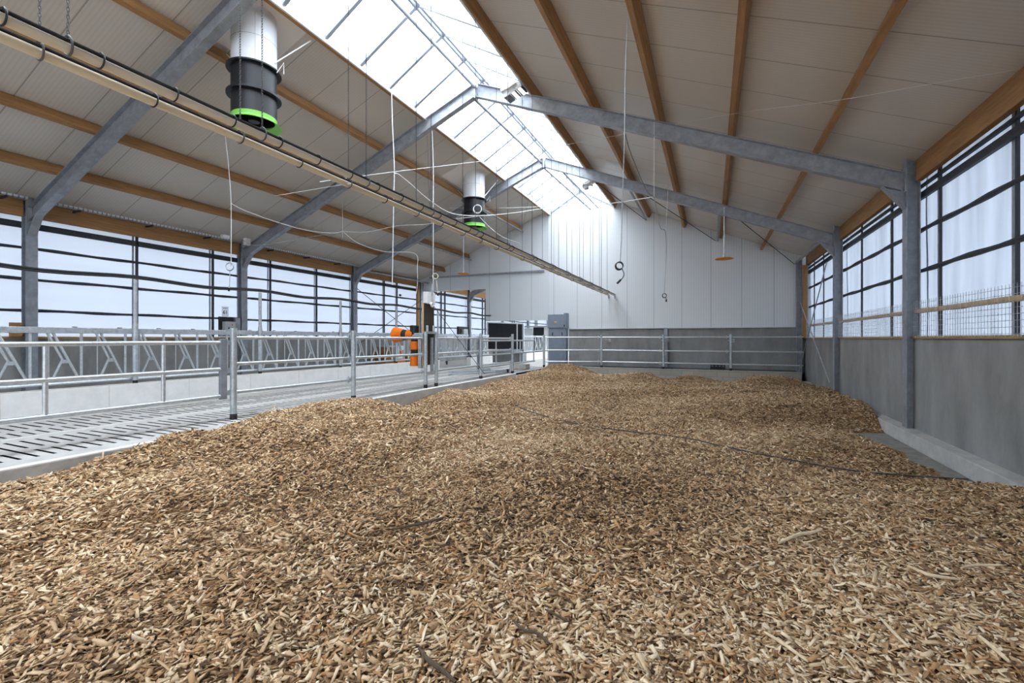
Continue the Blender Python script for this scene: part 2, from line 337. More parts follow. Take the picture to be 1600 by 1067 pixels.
# ---------------------------------------------------------------- portal frames
ap_t, ap_b = 7.56, 7.23
def rafter_mid(x): return (ap_t + ap_b) / 2 - MS * abs(x - XC)
def portal(y, label, left_only=False):
    t = thing('portal_frame', label, 'steel frame', (XC, y, 0), 'steel portal frames')
    for X, s in ((XL, -1), (XR, 1)):
        if left_only and s > 0: continue
        zf = 0.05 if s < 0 else -0.26
        c = MB(); xm = X + s * 0.095
        c.ibeam((xm, y, zf), (xm, y, roofz(X) - 0.03), 0.20, 0.19, (1, 0, 0), 0.014, 0.01)
        c.build('column', 'column', t)
        r = MB(); xe = X - s * 0.0
        up = Vector((s * MS, 0, 1)).normalized()
        r.ibeam((xe, y, rafter_mid(xe)), (XC, y, rafter_mid(XC)), 0.16, 0.305, up, 0.013, 0.009)
        r.build('rafter', 'frame', t)
        k = MB(); zb = rafter_mid(X) - 0.15; q = X - s * 0.03
        k.prism([(X, zb - 0.28), (X, zb + 0.02), (X - s * 0.30, zb + 0.13)], y - 0.006, y + 0.006)
        k.bar((X, y, zb - 0.30), (X - s * 0.33, y, zb + 0.13), 0.15, 0.012, (0, 0, 1)); k.build('haunch', 'frame', t)
        e = MB(); e.box(min(X, X - s * 0.02), max(X, X - s * 0.02), y - 0.09, y + 0.09, zb - 0.02, zb + 0.40); e.build('end_plate', 'frame', t)
    a = MB().box(XC - 0.018, XC + 0.018, y - 0.085, y + 0.085, ap_b - 0.04, ap_t + 0.03); a.build('apex_plate', 'galv2', t)
    return t
portal(5.0, 'steel portal frame nearest the camera, crossing the upper left corner')
portal(10.0, 'second steel portal frame, the whole gable spanning the middle of the barn')
portal(15.0, 'third steel portal frame, the last one standing before the white end wall')
portal(25.0, 'steel portal frame seen through the tall opening in the end wall', True)
for X, w_ in ((-13.8, 0.2), (3.0, 0.14)):
    c = MB().ibeam((X, 19.84, 0.0), (X, 19.84, 4.2), 0.18, 0.18, (1, 0, 0))
    tag(c.build('steel_column', 'column'), 'dark corner column at the %s end of the white end wall' % ('left' if X < 0 else 'right'), 'column', 'end wall columns')
tag(MB().ibeam((-1.72, 19.93, 0.05), (-1.72, 19.93, 1.72), 0.14, 0.1, (0, 1, 0)).build('steel_column', 'column'), 'short steel column against the concrete behind the middle post of the end rails', 'column', 'end wall columns')
for Y in (30, 35, 40):
    tag(MB().ibeam((-13.8, Y, 0), (-13.8, Y, 4.2), 0.2, 0.19, (1, 0, 0)).build('steel_column', 'column'), 'left side column of the room behind the end wall, %d metres beyond it' % (Y - 20), 'column', 'columns of the far room')

# ---------------------------------------------------------------- purlins
names = {-12.44: 'lowest of the four timber purlins on the left roof slope', -11.02: 'second lowest timber purlin on the left roof slope',
         -9.66: 'left slope timber purlin half hidden above the cream pipes', -8.26: 'left slope timber purlin running past both exhaust fans',
         -6.86: 'timber purlin edging the left side of the skylight', -3.80: 'timber purlin edging the right side of the skylight',
         -2.38: 'right slope timber purlin next down from the skylight edge', -0.98: 'right slope timber purlin from which the black coiled cable hangs',
         0.38: 'right slope timber purlin above the orange disc by the right wall', 1.80: 'lowest timber purlin on the right roof slope'}
for X, lb in names.items():
    s = -1 if X < XC else 1; up = Vector((s * MS, 0, 1)).normalized()
    z = roofz(X, 7.56) + 0.107
    tag(MB().bar((X, YB, z), (X, YE - 0.06, z), 0.095, 0.205, up).build('timber_purlin', 'wood', bevel=0.004), lb, 'purlin', 'timber purlins')
for s, X in ((-1, -13.8), (1, 3.2)):
    side = 'left' if s < 0 else 'right'
    for k, (a, b_) in enumerate(((-7.9, -0.02), (0.1, 4.9), (5.1, 9.9), (10.1, 14.9), (15.1, 19.75))):
        if k == 0 or (k == 1 and s > 0): continue
        wh = ['', 'nearest', 'second' if s < 0 else 'nearest', 'third' if s < 0 else 'middle', 'farthest'][k]
        xa, xb = (X - 0.09, X) if s < 0 else (X, X + 0.09)
        tag(MB().box(xa, xb, a, b_, 3.95, 4.31).build('glulam_beam', 'wood', bevel=0.004), '%s bay of deep glulam beam along the top of the %s curtain wall' % (wh, side), 'beam', 'glulam eave beams')
    for Y in (5, 10, 15):
        xa, xb = (X - 0.1, X + 0.012) if s < 0 else (X - 0.012, X + 0.1)
for a, b_, wd in ((20.2, 24.9, 'nearer'), (25.1, 29.9, 'farther')):
    tag(MB().box(-13.89, -13.8, a, b_, 3.95, 4.31).build('glulam_beam', 'wood'), '%s glulam beam seen through the top of the end wall opening' % wd, 'beam', 'glulam beams of the far room')
for X, sd in ((-13.75, 'left'), (3.13, 'right')):
    tag(MB().box(X - 0.07, X + 0.07, 19.45, 19.58, 1.3, 3.95).build('timber_post', 'wood'), 'upright timber post closing the %s curtain at the end wall' % sd, 'post', 'timber corner posts')

# ---------------------------------------------------------------- side curtains
def curtain(side, y0, y1, poles, label):
    s = -1 if side == 'L' else 1; X = -14.0 if s < 0 else 3.36
    t = thing('wind_curtain', label, 'curtain', (X, (y0 + y1) / 2, 1.3), 'side wall curtains')
    fb = MB(); ny = 24; zs = [1.315, 1.6, 1.9, 2.25, 2.6, 2.95, 3.3, 3.6, 3.8, 4.12]; vs = []; xf = X - s * -0.03
    for iy in range(ny + 1):
        for iz, z in enumerate(zs):
            vs.append((xf + 0.012 * math.sin(iy * 2.1 + iz * 0.7), y0 - 0.13 + (y1 - y0 + 0.26) * iy / ny, z))
    k = len(zs); fb.add(vs, [(a * k + b_, (a + 1) * k + b_, (a + 1) * k + b_ + 1, a * k + b_ + 1) for a in range(ny) for b_ in range(k - 1)])
    fb.build('fabric', 'fabL' if s < 0 else 'fabR', t, True)
    xi = X - s * 0.01
    for z in (1.9, 2.6, 3.29) if s < 0 else (1.75, 2.45, 3.15):
        pts = []; rs = []
        for j in range(21):
            yy = y0 - 0.09 + (y1 - y0 + 0.18) * j / 20
            pts.append((xi, yy, z + 0.006 * math.sin(yy * 3.1 + z * 5))); rs.append(0.037 + 0.006 * math.sin(yy * 5.3 + z * 3))
        MB().tube(pts, rs, 6).build('webbing', 'strap', t, True)
    MB().box(xi - 0.03, xi + 0.03, y0 - 0.09, y1 + 0.09, 3.74 if s < 0 else 3.69, 3.86 if s < 0 else 3.80).build('top_roll', 'strap', t)
    MB().bar((xi - s * 0.02, y0 - 0.09, 3.735 if s < 0 else 3.69), (xi - s * 0.02, y1 + 0.09, 3.735 if s < 0 else 3.69), 0.05, 0.03).build('top_bar', 'dark', t)
    if s > 0: MB().bar((xi - s * 0.02, y0 - 0.09, 3.895), (xi - s * 0.02, y1 + 0.09, 3.895), 0.05, 0.045).build('top_bar', 'dark', t)
    for p in poles:
        MB().box(xi - (0.03 if s < 0 else 0.014), xi + (0.03 if s < 0 else 0.014), p - 0.022, p + 0.022, 1.32, 4.1).build('guide_pole', 'dark', t)
        MB().box(xi + s * 0.01, xi + s * 0.025, p - 0.10 if s < 0 else p + 0.08, p - 0.06 if s < 0 else p + 0.14, 1.32, 4.1).build('backing_strip', 'column', t)
    return t
bays = [(0.1, 4.9, (2.15, 4.17)), (5.1, 9.9, (7.15, 9.17)), (10.1, 14.9, (11.16, 13.18)), (15.1, 19.85, (17.17, 18.12))]
baysR = [(5.1, 9.9, (7.4, 9.39)), (10.1, 14.9, (11.51, 13.52)), (15.1, 19.85, (17.62, 19.09))]
od = ['at the left picture edge, before the first column', 'in the bay with the paper number sign', 'between second and third columns, behind tall posts', 'in the last bay, behind thin crossed brace rods']
for (a, b_, p), w_ in zip(bays, od): curtain('L', a, b_, p, 'translucent left wall curtain ' + w_)
od = ['nearest the camera, behind coarse wire mesh', 'between the two right columns, wrinkled and lit from outside', 'in the small last bay beside the end wall']
for (a, b_, p), w_ in list(zip(baysR, od)): curtain('R', a, b_, p, 'right wall curtain ' + w_)
for k, (a, b_, w_) in enumerate(((20.2, 24.9, 'first bay'), (25.1, 29.9, 'second bay'), (30.1, 34.9, 'third bay'), (35.1, 39.9, 'fourth bay'), (40.1, 45.9, 'fifth bay'))):
    curtain('L', a, b_, (a + 2.1, a + 2.5) if k else (a + 1.1, a + 1.9, a + 2.3), 'translucent curtain seen through the end wall openings, %s past the wall' % w_)

# ---------------------------------------------------------------- right wall: timber rail and wire mesh per bay
for k, (a, b_, wd) in enumerate(((3.0, 9.86, 'nearest'), (10.12, 14.88, 'middle'), (15.12, 19.4, 'farthest'))):
    tag(MB().box(3.17, 3.25, a, b_, 1.70, 1.765).build('timber_rail', 'woodpale', bevel=0.004), '%s pale timber rail in front of the right curtain' % wd, 'rail', 'timber rails on the right wall')
    g = MB(); yy = a
    while yy <= b_:
        g.tube([(3.155, yy, 1.29), (3.155, yy, 1.90)], 0.0028, 4); yy += 0.075
    for z in (1.33, 1.405, 1.48, 1.555, 1.63, 1.705, 1.78, 1.855):
        g.tube([(3.152, a, z), (3.152, b_, z)], 0.0028, 4)
    tag(g.build('wire_mesh_panel', 'galv2'), '%s panel of square wire mesh fixed along the right wall top' % wd, 'wire mesh', 'wire mesh panels')

# ---------------------------------------------------------------- end wall fittings
t = thing('grey_cabinet', 'blue grey metal cabinet with a door and deeper top hood on the end wall', 'cabinet', (-6.3, 19.75, 0))
MB().box(-6.74, -5.92, 19.62, 19.95, 0.0, 1.76).build('body', 'cab', t, bevel=0.01)
MB().box(-6.62, -6.03, 19.595, 19.625, 0.05, 1.70).build('door', 'cab', t, bevel=0.006)
MB().box(-6.76, -5.90, 19.56, 19.95, 1.76, 2.36).build('hood', 'cab', t, bevel=0.01)
MB().box(-6.0, -5.89, 19.54, 19.95, 1.75, 2.42).build('side_cover', 'cab', t, bevel=0.02)
MB().box(-6.56, -6.52, 19.585, 19.597, 1.42, 1.56).build('hinge_slot', 'dark', t); MB().box(-6.12, -6.08, 19.585, 19.597, 1.42, 1.56).build('hinge_slot', 'dark', t)
MB().box(-6.45, -6.32, 19.552, 19.56, 2.0, 2.05).build('warning_sticker', 'yellow', t)
MB().box(-6.0, -5.95, 19.52, 19.545, 1.8, 1.9).build('latch', 'dark', t)
tag(MB().box(-13.3, -7.05, 19.88, 19.955, 4.37, 4.45).build('door_track', 'frame'), 'dark horizontal sliding door track across the left half of the end wall', 'track')

def tube_fence(name, label, cat, posts, rails, z, rr, group, ztop=1.44, material='galv2', skip_last=False):
    """posts: [(x,y)] ; rails: heights; one fence"""
    t = thing(name, label, cat, (posts[0][0], posts[0][1], z), group)
    for x, y_ in posts[:-1] if skip_last else posts:
        q = MB().tube([(x, y_, z + 0.07), (x, y_, ztop)], 0.048, 12)
        for zz in rails:
            for dz in (-0.06, 0.06): q.tube([(x, y_, zz + dz - 0.008), (x, y_, zz + dz + 0.008)], 0.056, 12)
        po = q.build('post', material, t, True)
        MB().tube([(x, y_, z - 0.0), (x, y_, z + 0.09)], 0.052, 12).build('foot_sleeve', 'black', po, True)
    for zz in rails:
        for (xa, ya), (xb, yb_) in zip(posts[:-1], posts[1:]):
            MB().tube([(xa - 0.05, ya, zz), (xb - 0.05, yb_, zz)], rr, 10).build('rail', 'galv', t, True)
            dv = (Vector((xb, yb_, 0)) - Vector((xa, ya, 0))).normalized() * 0.085
            c = MB()
            c.box(xb - dv.x - 0.085, xb - dv.x - 0.02, yb_ - dv.y - 0.02, yb_ - dv.y + 0.02, zz - 0.04, zz + 0.04)
            c.tube([(xb - dv.x - 0.05, yb_ - dv.y, zz - 0.07), (xb - dv.x - 0.05, yb_ - dv.y, zz + 0.07)], 0.014, 6)
            c.build('clamp', 'galv2', t)
    return t
R3 = (1.285, 0.87, 0.42)
FG = 'tube fences on the slatted floor kerb'
tube_fence('tube_fence', 'three rail galvanised fence along the kerb from gate post to the orange brush', 'fence', [(-6.9, 4.85), (-6.82, 7.4), (-6.76, 9.93)], R3, 0.0, 0.03, FG)
tube_fence('tube_fence', 'three rail galvanised fence on the kerb beyond the narrow gap with the brown board', 'fence', [(-6.75, 10.41), (-6.72, 12.95), (-6.69, 15.4)], R3, 0.0, 0.03, FG)
tube_fence('tube_fence', 'long three rail fence on the block kerb below the white end wall', 'fence', [(-6.6, 18.6), (-4.29, 19.42), (-1.77, 19.42), (0.69, 19.42), (3.12, 19.42)], (1.33, 0.78, 0.29), 0.05, 0.028, FG, skip_last=True)
# bridge bar over the gap
def gate(label, x, y0, y1, zs, bars, hinge_y, nm='tube_gate'):
    t = thing(nm, label, 'gate', (x, hinge_y, 0.3), 'tube gates')
    for z in zs: MB().tube([(x, y0, z), (x, y1, z)], 0.03, 10).build('rail', 'galv', t, True)
    for b_ in bars: MB().tube([(x, b_, zs[-1]), (x, b_, zs[0])], 0.026, 10).build('upright', 'galv', t, True)
    s = 1 if hinge_y > (y0 + y1) / 2 else -1
    MB().box(x - 0.03, x + 0.03, hinge_y - 0.05, hinge_y + 0.05, zs[-1] - 0.05, zs[0] + 0.06).build('hinge_plate', 'column', t, bevel=0.006)
    h = MB()
    for z in (zs[0], 0.78, zs[-1] + 0.04): h.box(x - 0.025, x + 0.025, min(hinge_y, hinge_y + s * 0.12), max(hinge_y, hinge_y + s * 0.12), z - 0.035, z + 0.035)
    h.build('hinge', 'galv2', t)
    return t
gate('wide galvanised tube gate over the slatted floor at the left picture edge', -6.93, 0.9, 4.66, (1.21, 0.80, 0.385), (1.1, 2.64, 3.86), 4.70)
gate('galvanised tube gate between the far kerb posts in front of the black screen', -6.88, 13.15, 18.2, (1.20, 0.72, 0.33), (14.4, 16.6, 18.1), 13.08)

# ---------------------------------------------------------------- feed barrier
cb = MB()
for a, b_ in ((YB, 15.3), (17.8, 20.0), (23.5, 33)): cb.box(-9.97, -9.74, a, b_, 0, 0.44)
struct(cb.build('trim_8', 'white_conc', bevel=0.01))
ct = MB()
for a, b_ in ((YB, 15.3), (17.8, 20.0), (23.5, 33)): ct.box(-9.965, -9.745, a + 0.01, b_ - 0.01, 0.44, 0.446)
yj = 0.5
while yj < 15: ct.box(-9.975, -9.738, yj, yj + 0.012, 0.01, 0.443); yj += 1.35
struct(ct.build('trim_9', 'curb_top'))
def feed_section(y0, n, label, post=True):
    t = thing('feed_barrier', label, 'feed fence', (-9.87, y0, 0.43), 'self locking feed barriers')
    y1 = y0 + n * 0.6425
    MB().box(-9.93, -9.86, y0 + 0.03, y1 - 0.03, 1.36, 1.46).build('top_beam', 'galv2', t, bevel=0.006)
    MB().tube([(-9.9, y0, 0.53), (-9.9, y1, 0.53)], 0.027, 8).build('bottom_rail', 'galv', t, True)
    if post:
        p = MB().tube([(-9.83, y0, 0.5), (-9.83, y0, 2.37)], 0.034, 10).build('tall_post', 'galv2', t, True)
        MB().tube([(-9.83, y0, 0.44), (-9.83, y0, 0.55)], 0.04, 10).build('foot_sleeve', 'black', p, True)
        MB().tube([(-9.83, y0, 0.5), (-9.83, y0, 1.55)], 0.045, 10).build('post_sleeve', 'galv2', p, True)
    for k in range(n):
        a = y0 + k * 0.6425 + 0.1
        MB().tube([(-9.9, a + 0.42, 0.53), (-9.9, a + 0.42, 1.37)], 0.021, 8).build('upright', 'galv', t, True)
        MB().tube([(-9.9, a + 0.0, 0.53), (-9.9, a + 0.0, 1.37)], 0.009, 6).build('thin_rod', 'galv', t, True)
        MB().tube([(-9.9, a + 0.05, 1.37), (-9.9, a + 0.40, 0.55)], 0.021, 8).build('diagonal_bar', 'galv', t, True)
        MB().tube([(-9.9, a - 0.02, 1.37), (-9.9, a + 0.17, 0.92), (-9.9, a + 0.03, 0.56)], 0.019, 8).build('locking_bar', 'galv', t, True)
        MB().box(-9.92, -9.88, a + 0.16, a + 0.24, 0.86, 0.92).build('latch_plate', 'galv2', t)
        MB().box(-9.91, -9.88, a + 0.3, a + 0.36, 1.46, 1.475).build('top_latch', 'dark', t)
    return t
ft = ['left of the gate, cut by the left picture edge', 'behind the left half of the tube gate', 'behind the hinge post of the gate', 'behind the three rail fence, second tall post on', 'behind the orange cow brush', 'the last one before the caster gate']
ft = ['at the left picture edge', 'behind the middle of the near tube gate', 'behind the gate hinge post', 'behind the first rails past the gate post', 'in front of the brown crate', 'last before the caster gate']
for k in range(6):
    feed_section(5.0 + (k - 1) * 2.57, 4, 'section of galvanised self locking feed barrier ' + ft[k])
feed_section(23.6, 4, 'small far feed barrier section right of the black screen', False)
feed_section(26.2, 4, 'farthest feed barrier section seen under the end wall panel', False)
feed_section(17.95, 3, 'short feed barrier section on the curb just before the end wall')
# caster gate swung open
t = thing('caster_gate', 'narrow barred gate on a caster wheel standing open past the feed barrier', 'gate', (-9.9, 15.5, 0))
A, B = Vector((-9.95, 15.5, 0)), Vector((-11.4, 18.4, 0))
for z in (0.5, 1.38): MB().tube([A + Vector((0, 0, z)), B + Vector((0, 0, z))], 0.03, 8).build('rail', 'galv', t, True)
for k in range(9):
    p = A.lerp(B, (k + 0.5) / 9); MB().tube([p + Vector((0, 0, 0.5)), p + Vector((0, 0, 1.38))], 0.02, 8).build('bar', 'galv', t, True)
MB().tube([B + Vector((0, 0, 0.14)), B + Vector((0, 0, 1.4))], 0.03, 8).build('end_leg', 'galv2', t, True)
wq = MB(); wq.torus(B + Vector((0.06, 0, 0.15)), 0.065, 0.033, (1, 0.4, 0), 20, 8); wq.build('wheel', 'black', t, True)

# hose carried by the tall posts
pts = []
for k in range(-2, 8):
    y_ = 5.0 + 2.57 * k; pts += [(-9.83, y_, 2.40), (-9.83, y_ + 1.285, 2.345)]
hs = MB()
for dz, dx in ((0, 0), (0.035, 0.01), (0.012, -0.035)): hs.tube(spline([(p[0] + dx, p[1], p[2] + dz) for p in pts], 4), 0.02, 6)
tag(hs.build('hose_bundle', 'blackpipe', None, True), 'black bundle of hoses sagging along the tops of the tall feed fence posts', 'hose')

# ---------------------------------------------------------------- cow brush, board and box at the gap
t = thing('cow_brush', 'orange and black swinging cow brush on the grey bracket by the gap', 'cow brush', (-7.05, 9.95, 1.2))
def brush(p0, p1, secs, mats_, nm):
    p0, p1 = Vector(p0), Vector(p1)
    for (a, b_, ra, rb_), mm in zip(secs, mats_):
        pa, pb = p0.lerp(p1, a), p0.lerp(p1, b_)
        k = 14; prof = []; d = pb - pa
        q = MB(); pts = [pa + d * (i / 6) for i in range(7)]; rs = [ra + (rb_ - ra) * i / 6 + 0.008 * (i % 2) for i in range(7)]
        q.tube(pts, rs, 18); q.build(nm, mm, t, True)
brush((-7.12, 9.93, 1.37), (-7.72, 9.93, 1.37), [(0.0, 0.32, 0.12, 0.13), (0.32, 0.55, 0.12, 0.14), (0.55, 1.0, 0.15, 0.205)], ['orange', 'blackbrush', 'orange'], 'upper_brush_band')
brush((-7.12, 9.95, 1.2), (-7.12, 9.95, 0.56), [(0, 0.33, 0.105, 0.11), (0.33, 0.6, 0.1, 0.1), (0.6, 1.0, 0.105, 0.115)], ['orange', 'blackbrush', 'orange'], 'lower_brush_band')
MB().tube([(-7.12, 9.95, 1.38), (-7.12, 9.95, 1.62)], 0.12, 16).build('motor', 'fanblack', t, True, 0.02)
MB().tube([(-7.12, 9.95, 1.18), (-7.12, 9.95, 1.4)], 0.09, 16).build('gearbox', 'fanblack', t, True)
MB().box(-7.2, -6.8, 9.85, 10.05, 1.33, 1.42).build('bracket_arm', 'galv2', t, bevel=0.01)
MB().box(-7.0, -6.9, 9.93, 10.03, 0.5, 1.34).build('mount_plate', 'galv2', t, bevel=0.006)
t = thing('board_panel', 'tall dark brown board standing in the narrow gap of the fence', 'board', (-6.95, 10.17, 0.5))
MB().box(-6.86, -6.835, 9.95, 10.44, 0.58, 2.2).build('board', 'brownboard', t)
MB().box(-6.87, -6.825, 9.925, 9.95, 0.58, 2.2).build('edge_strip', 'woodpale', t)
MB().box(-6.83, -6.79, 10.24, 10.34, 0.35, 1.3).build('steel_channel', 'galv2', t)
MB().box(-6.83, -6.74, 9.96, 10.40, 1.40, 1.46).build('cross_bar', 'galv2', t); MB().box(-6.83, -6.74, 9.96, 10.40, 0.33, 0.40).build('cross_bar', 'galv2', t)
for y_ in (10.02, 10.32): MB().tube([(-6.77, y_, 1.44), (-6.77, y_, 1.62)], 0.035, 8).build('stub_tube', 'galv2', t, True)
t = thing('junction_box', 'white junction box hanging on a conduit above the brown board', 'box', (-6.95, 10.2, 2.2))
MB().box(-6.93, -6.80, 10.06, 10.44, 2.19, 2.5).build('housing', 'white', t, bevel=0.012)
MB().tube([(-6.78, 10.26, 2.2), (-6.78, 10.26, 2.72)], 0.018, 8).build('conduit', 'galv2', t, True)
MB().torus((-6.78, 10.26, 2.17), 0.05, 0.025, (1, 0, 0), 16, 6).build('shackle', 'white', t, True)
MB().tube([(-6.78, 10.26, 2.72), (-6.82, 10.1, 6.6)], 0.006, 5).build('suspension_rod', 'wire', t)

# ---------------------------------------------------------------- cream pipes with chains
def pipe(x, z, label, black):
    t = thing('cream_pipe', label, 'pipe', (x, 10, z), 'hanging cream pipes')
    MB().tube([(x, -1.5, z), (x, 19.93, z)], 0.035, 14).build('pipe_run', 'cream', t, True)
    b_ = MB(); 
    for dx, dz, r in black: b_.tube([(x + dx, -1.5, z + dz), (x + dx, 19.9, z + dz)], r, 8)
    b_.build('black_tube', 'blackpipe', t, True)
    MB().tube([(x, 19.9, z), (x, 19.9, z - 0.14)], 0.03, 10).build('end_elbow', 'grey', t, True)
    y_ = 0.8
    while y_ < 19.5:
        k = MB().torus((x, y_, z + 0.014), 0.053, 0.006, (0, 1, 0), 16, 5); k.build('cable_tie', 'black', t, True); y_ += (0.47 if y_ < 7 else 1.4) * (1 if x > -4 else 3)
    return t
pipe(-3.83, 3.155, 'upper right one of the twin cream pipes slung on chains under the roof', ((0.0, 0.050, 0.0155), (0.032, 0.040, 0.010)))
pipe(-4.09, 3.165, 'lower left one of the twin cream pipes slung on chains under the roof', ((0.008, 0.047, 0.013),))
def chain_mesh(h):
    q = MB(); z = 0.0; k = 0
    while z < h:
        q.torus((0, 0, z), 0.0075, 0.0026, (1, 0, 0) if k % 2 else (0, 1, 0), 8, 4); q_ = q.v[-32:]
        q.v[-32:] = [(a, b_, z + (c - z) * 2.0) for a, b_, c in q_]
        z += 0.025; k += 1
    return q
LC = 3.70
cm = chain_mesh(LC); cme = None
def hang_chain(x, y_, z, label):
    global cme
    if cme is None:
        cme = cm.mesh('chain_links'); cme.materials.append(M['chain'])
    t = thing('hanging_chain', label, 'chain', (x, y_, z), 'pipe chains')
    o = bpy.data.objects.new('links', cme); COL.objects.link(o); o.parent = t; o.location = (0, 0, 0.08)
    q = MB().torus((x, y_, z + 0.018), 0.060, 0.007, (0.05, 1, 0.1), 18, 6); q.build('sling', 'chain', t, True)
ordn = ['first', 'second', 'third', 'fourth', 'fifth', 'sixth', 'seventh', 'eighth', 'ninth', 'tenth', 'eleventh', 'twelfth', 'thirteenth']
for k in range(13):
    hang_chain(-3.83, 1.57 + 1.4 * k, 3.155, 'chain holding the upper right cream pipe, %s from the camera' % ordn[k])
    hang_chain(-4.09, 1.53 + 1.41 * k, 3.165, 'chain holding the lower left cream pipe, %s from the camera' % ordn[k])

# ---------------------------------------------------------------- exhaust fans
def fan(x, y_, ya, yb_, label):
    t = thing('exhaust_fan', label, 'exhaust fan', (x, y_, 5.1), 'roof exhaust fans')
    c = (x, y_, 0)
    fs = MB(); xa, xb = -8.17, -6.92
    fs.prism([(xa, roofz(xa) - 0.016), (xb, roofz(xb) - 0.016), (xb, roofz(xb) - 0.003), (xa, roofz(xa) - 0.003)], ya, yb_); fs.build('roof_sheet', 'sheet', t)
    zt = roofz(x) + 0.2
    MB().lathe(c, [(0.365, 6.05), (0.365, zt), (0.35, zt), (0.35, 6.05)], 40, True).build('duct', 'whiteduct', t, True)
    sm = MB().lathe(c, [(0.366, 6.52), (0.3685, 6.525), (0.366, 6.53)], 40); sm.box(x + 0.30, x + 0.303, y_ - 0.215, y_ - 0.21, 6.06, 6.9); sm.build('duct_seam', 'grey', t, True)
    MB().lathe(c, [(0.365, 5.20), (0.365, 6.03), (0.44, 6.03), (0.44, 6.055), (0.352, 6.055), (0.352, 5.20)], 40, True).build('housing', 'fanblack', t, True)
    MB().lathe(c, [(0.366, 5.57), (0.44, 5.57), (0.44, 5.60), (0.366, 5.60)], 40, True).build('middle_flange', 'fanblack', t, True)
    MB().lathe(c, [(0.368, 5.14), (0.371, 5.21), (0.362, 5.21), (0.352, 5.14)], 40, True).build('green_ring', 'green', t, True)
    MB().lathe(c, [(0.33, 5.16), (0.37, 5.12), (0.44, 5.075), (0.445, 5.085), (0.375, 5.14), (0.34, 5.17)], 40, True).build('inlet_lip', 'green', t, True)
    mt = MB().tube([(x, y_, 5.15), (x, y_, 5.4)], 0.09, 16); mt.build('motor', 'fanblack', t, True)
    bl = MB()
    for k in range(5):
        a = 2 * PI * k / 5; ca, sa = math.cos(a), math.sin(a)
        bl.add([(x + ca * r - sa * w_, y_ + sa * r + ca * w_, 5.36 + dz) for r in (0.08, 0.33) for w_, dz in ((-0.07, -0.03), (0.07, 0.03))] +
               [(x + ca * r - sa * w_, y_ + sa * r + ca * w_, 5.366 + dz) for r in (0.08, 0.33) for w_, dz in ((-0.07, -0.03), (0.07, 0.03))],
               [(0, 1, 3, 2), (4, 6, 7, 5), (0, 2, 6, 4), (1, 5, 7, 3), (0, 4, 5, 1), (2, 3, 7, 6)])
    bl.build('blades', 'black', t)
    for pts_, r_ in (([(x + 0.34, y_ + 0.14, 6.2), (-6.95, y_ + 0.75, 6.91)], 0.012), ([(x - 0.35, y_ + 0.16, 6.1), (-8.1, y_ - 0.1, 6.46)], 0.008), ([(x + 0.42, y_ + 0.12, 6.0), (x + 0.5, y_ + 0.2, 6.2), (x + 0.5, y_ + 0.2, 6.0)], 0.008)):
        MB().tube(pts_, r_, 6).build('stay_wire', 'ropew', t, True)
fan(-7.5, 5.66, 5.1, 6.4, 'large nearby exhaust fan with a lime green ring hanging from the roof above the pipes')
fan(-7.5, 13.95, 12.9, 14.35, 'smaller looking distant exhaust fan with a green ring behind the white cable coil')

# ---------------------------------------------------------------- floodlights
def flood(x, y_, z, label):
    t = thing('floodlight', label, 'lamp', (x, y_, z), 'floodlights by the skylight'); rot = Matrix.Translation((x, y_, z)) @ Matrix.Rotation(math.radians(-22), 4, 'Y') @ Matrix.Rotation(math.radians(12), 4, 'X')
    def put(mb, nm, mm, par=t, **k):
        mb.v = [tuple(rot @ Vector(p)) for p in mb.v]; return mb.build(nm, mm, par, **k)
    for k, dx in enumerate((-0.16, 0.0, 0.16)):
        h = MB().box(dx - 0.07, dx + 0.07, -0.22, 0.24, -0.05, 0.03)
        hh = put(h, 'housing', 'lamphouse', bevel=0.01)
        if k: put(MB().box(dx - 0.035, dx + 0.035, -0.20, 0.22, -0.062, -0.05), 'lens', 'lens', hh, bevel=0.005)
        put(MB().box(dx - 0.075, dx + 0.075, -0.25, -0.22, -0.06, 0.06), 'end_cap', 'white', hh)
    put(MB().box(-0.1, 0.16, -0.32, -0.12, 0.03, 0.15), 'driver_box', 'white', bevel=0.01)
    put(MB().box(-0.22, -0.10, -0.30, -0.14, 0.05, 0.13), 'driver_cap', 'white', bevel=0.02)
    put(MB().box(-0.24, 0.26, -0.05, 0.0, 0.12, 0.16), 'bracket', 'whiterail')
    MB().tube([(x + 0.05, y_, z + 0.1), (-3.82, y_, z + 0.3)], 0.02, 6).build('stem', 'whiterail', t)
flood(-4.05, 9.45, 6.80, 'lit floodlight under the skylight edge at the second portal frame')
flood(-3.95, 16.0, 6.72, 'small lit floodlight under the skylight edge beyond the third portal frame')

# ---------------------------------------------------------------- orange discs on rods
def disc(x, y_, z, zt, label):
    t = thing('orange_disc', label, 'disc', (x, y_, z), 'orange discs on rods')
    MB().lathe((x, y_, z), [(0.0, 0.03), (0.06, 0.03), (0.22, 0.012), (0.255, -0.01), (0.25, -0.02), (0.2, -0.03), (0.0, -0.035)], 28).build('plate', 'disc', t, True)
    MB().tube([(x, y_, z + 0.02), (x, y_, z + 0.15)], 0.03, 8).build('hub', 'galv2', t, True)
    MB().tube([(x, y_, z + 0.1), (x, y_, zt)], 0.016, 8).build('rod', 'galv', t, True)
disc(0.36, 15.0, 3.66, 5.19, 'orange disc on a grey rod in front of the right side of the end wall')
disc(-9.66, 17.0, 4.05, 5.78, 'orange disc on a rod near the left end of the sliding door track')

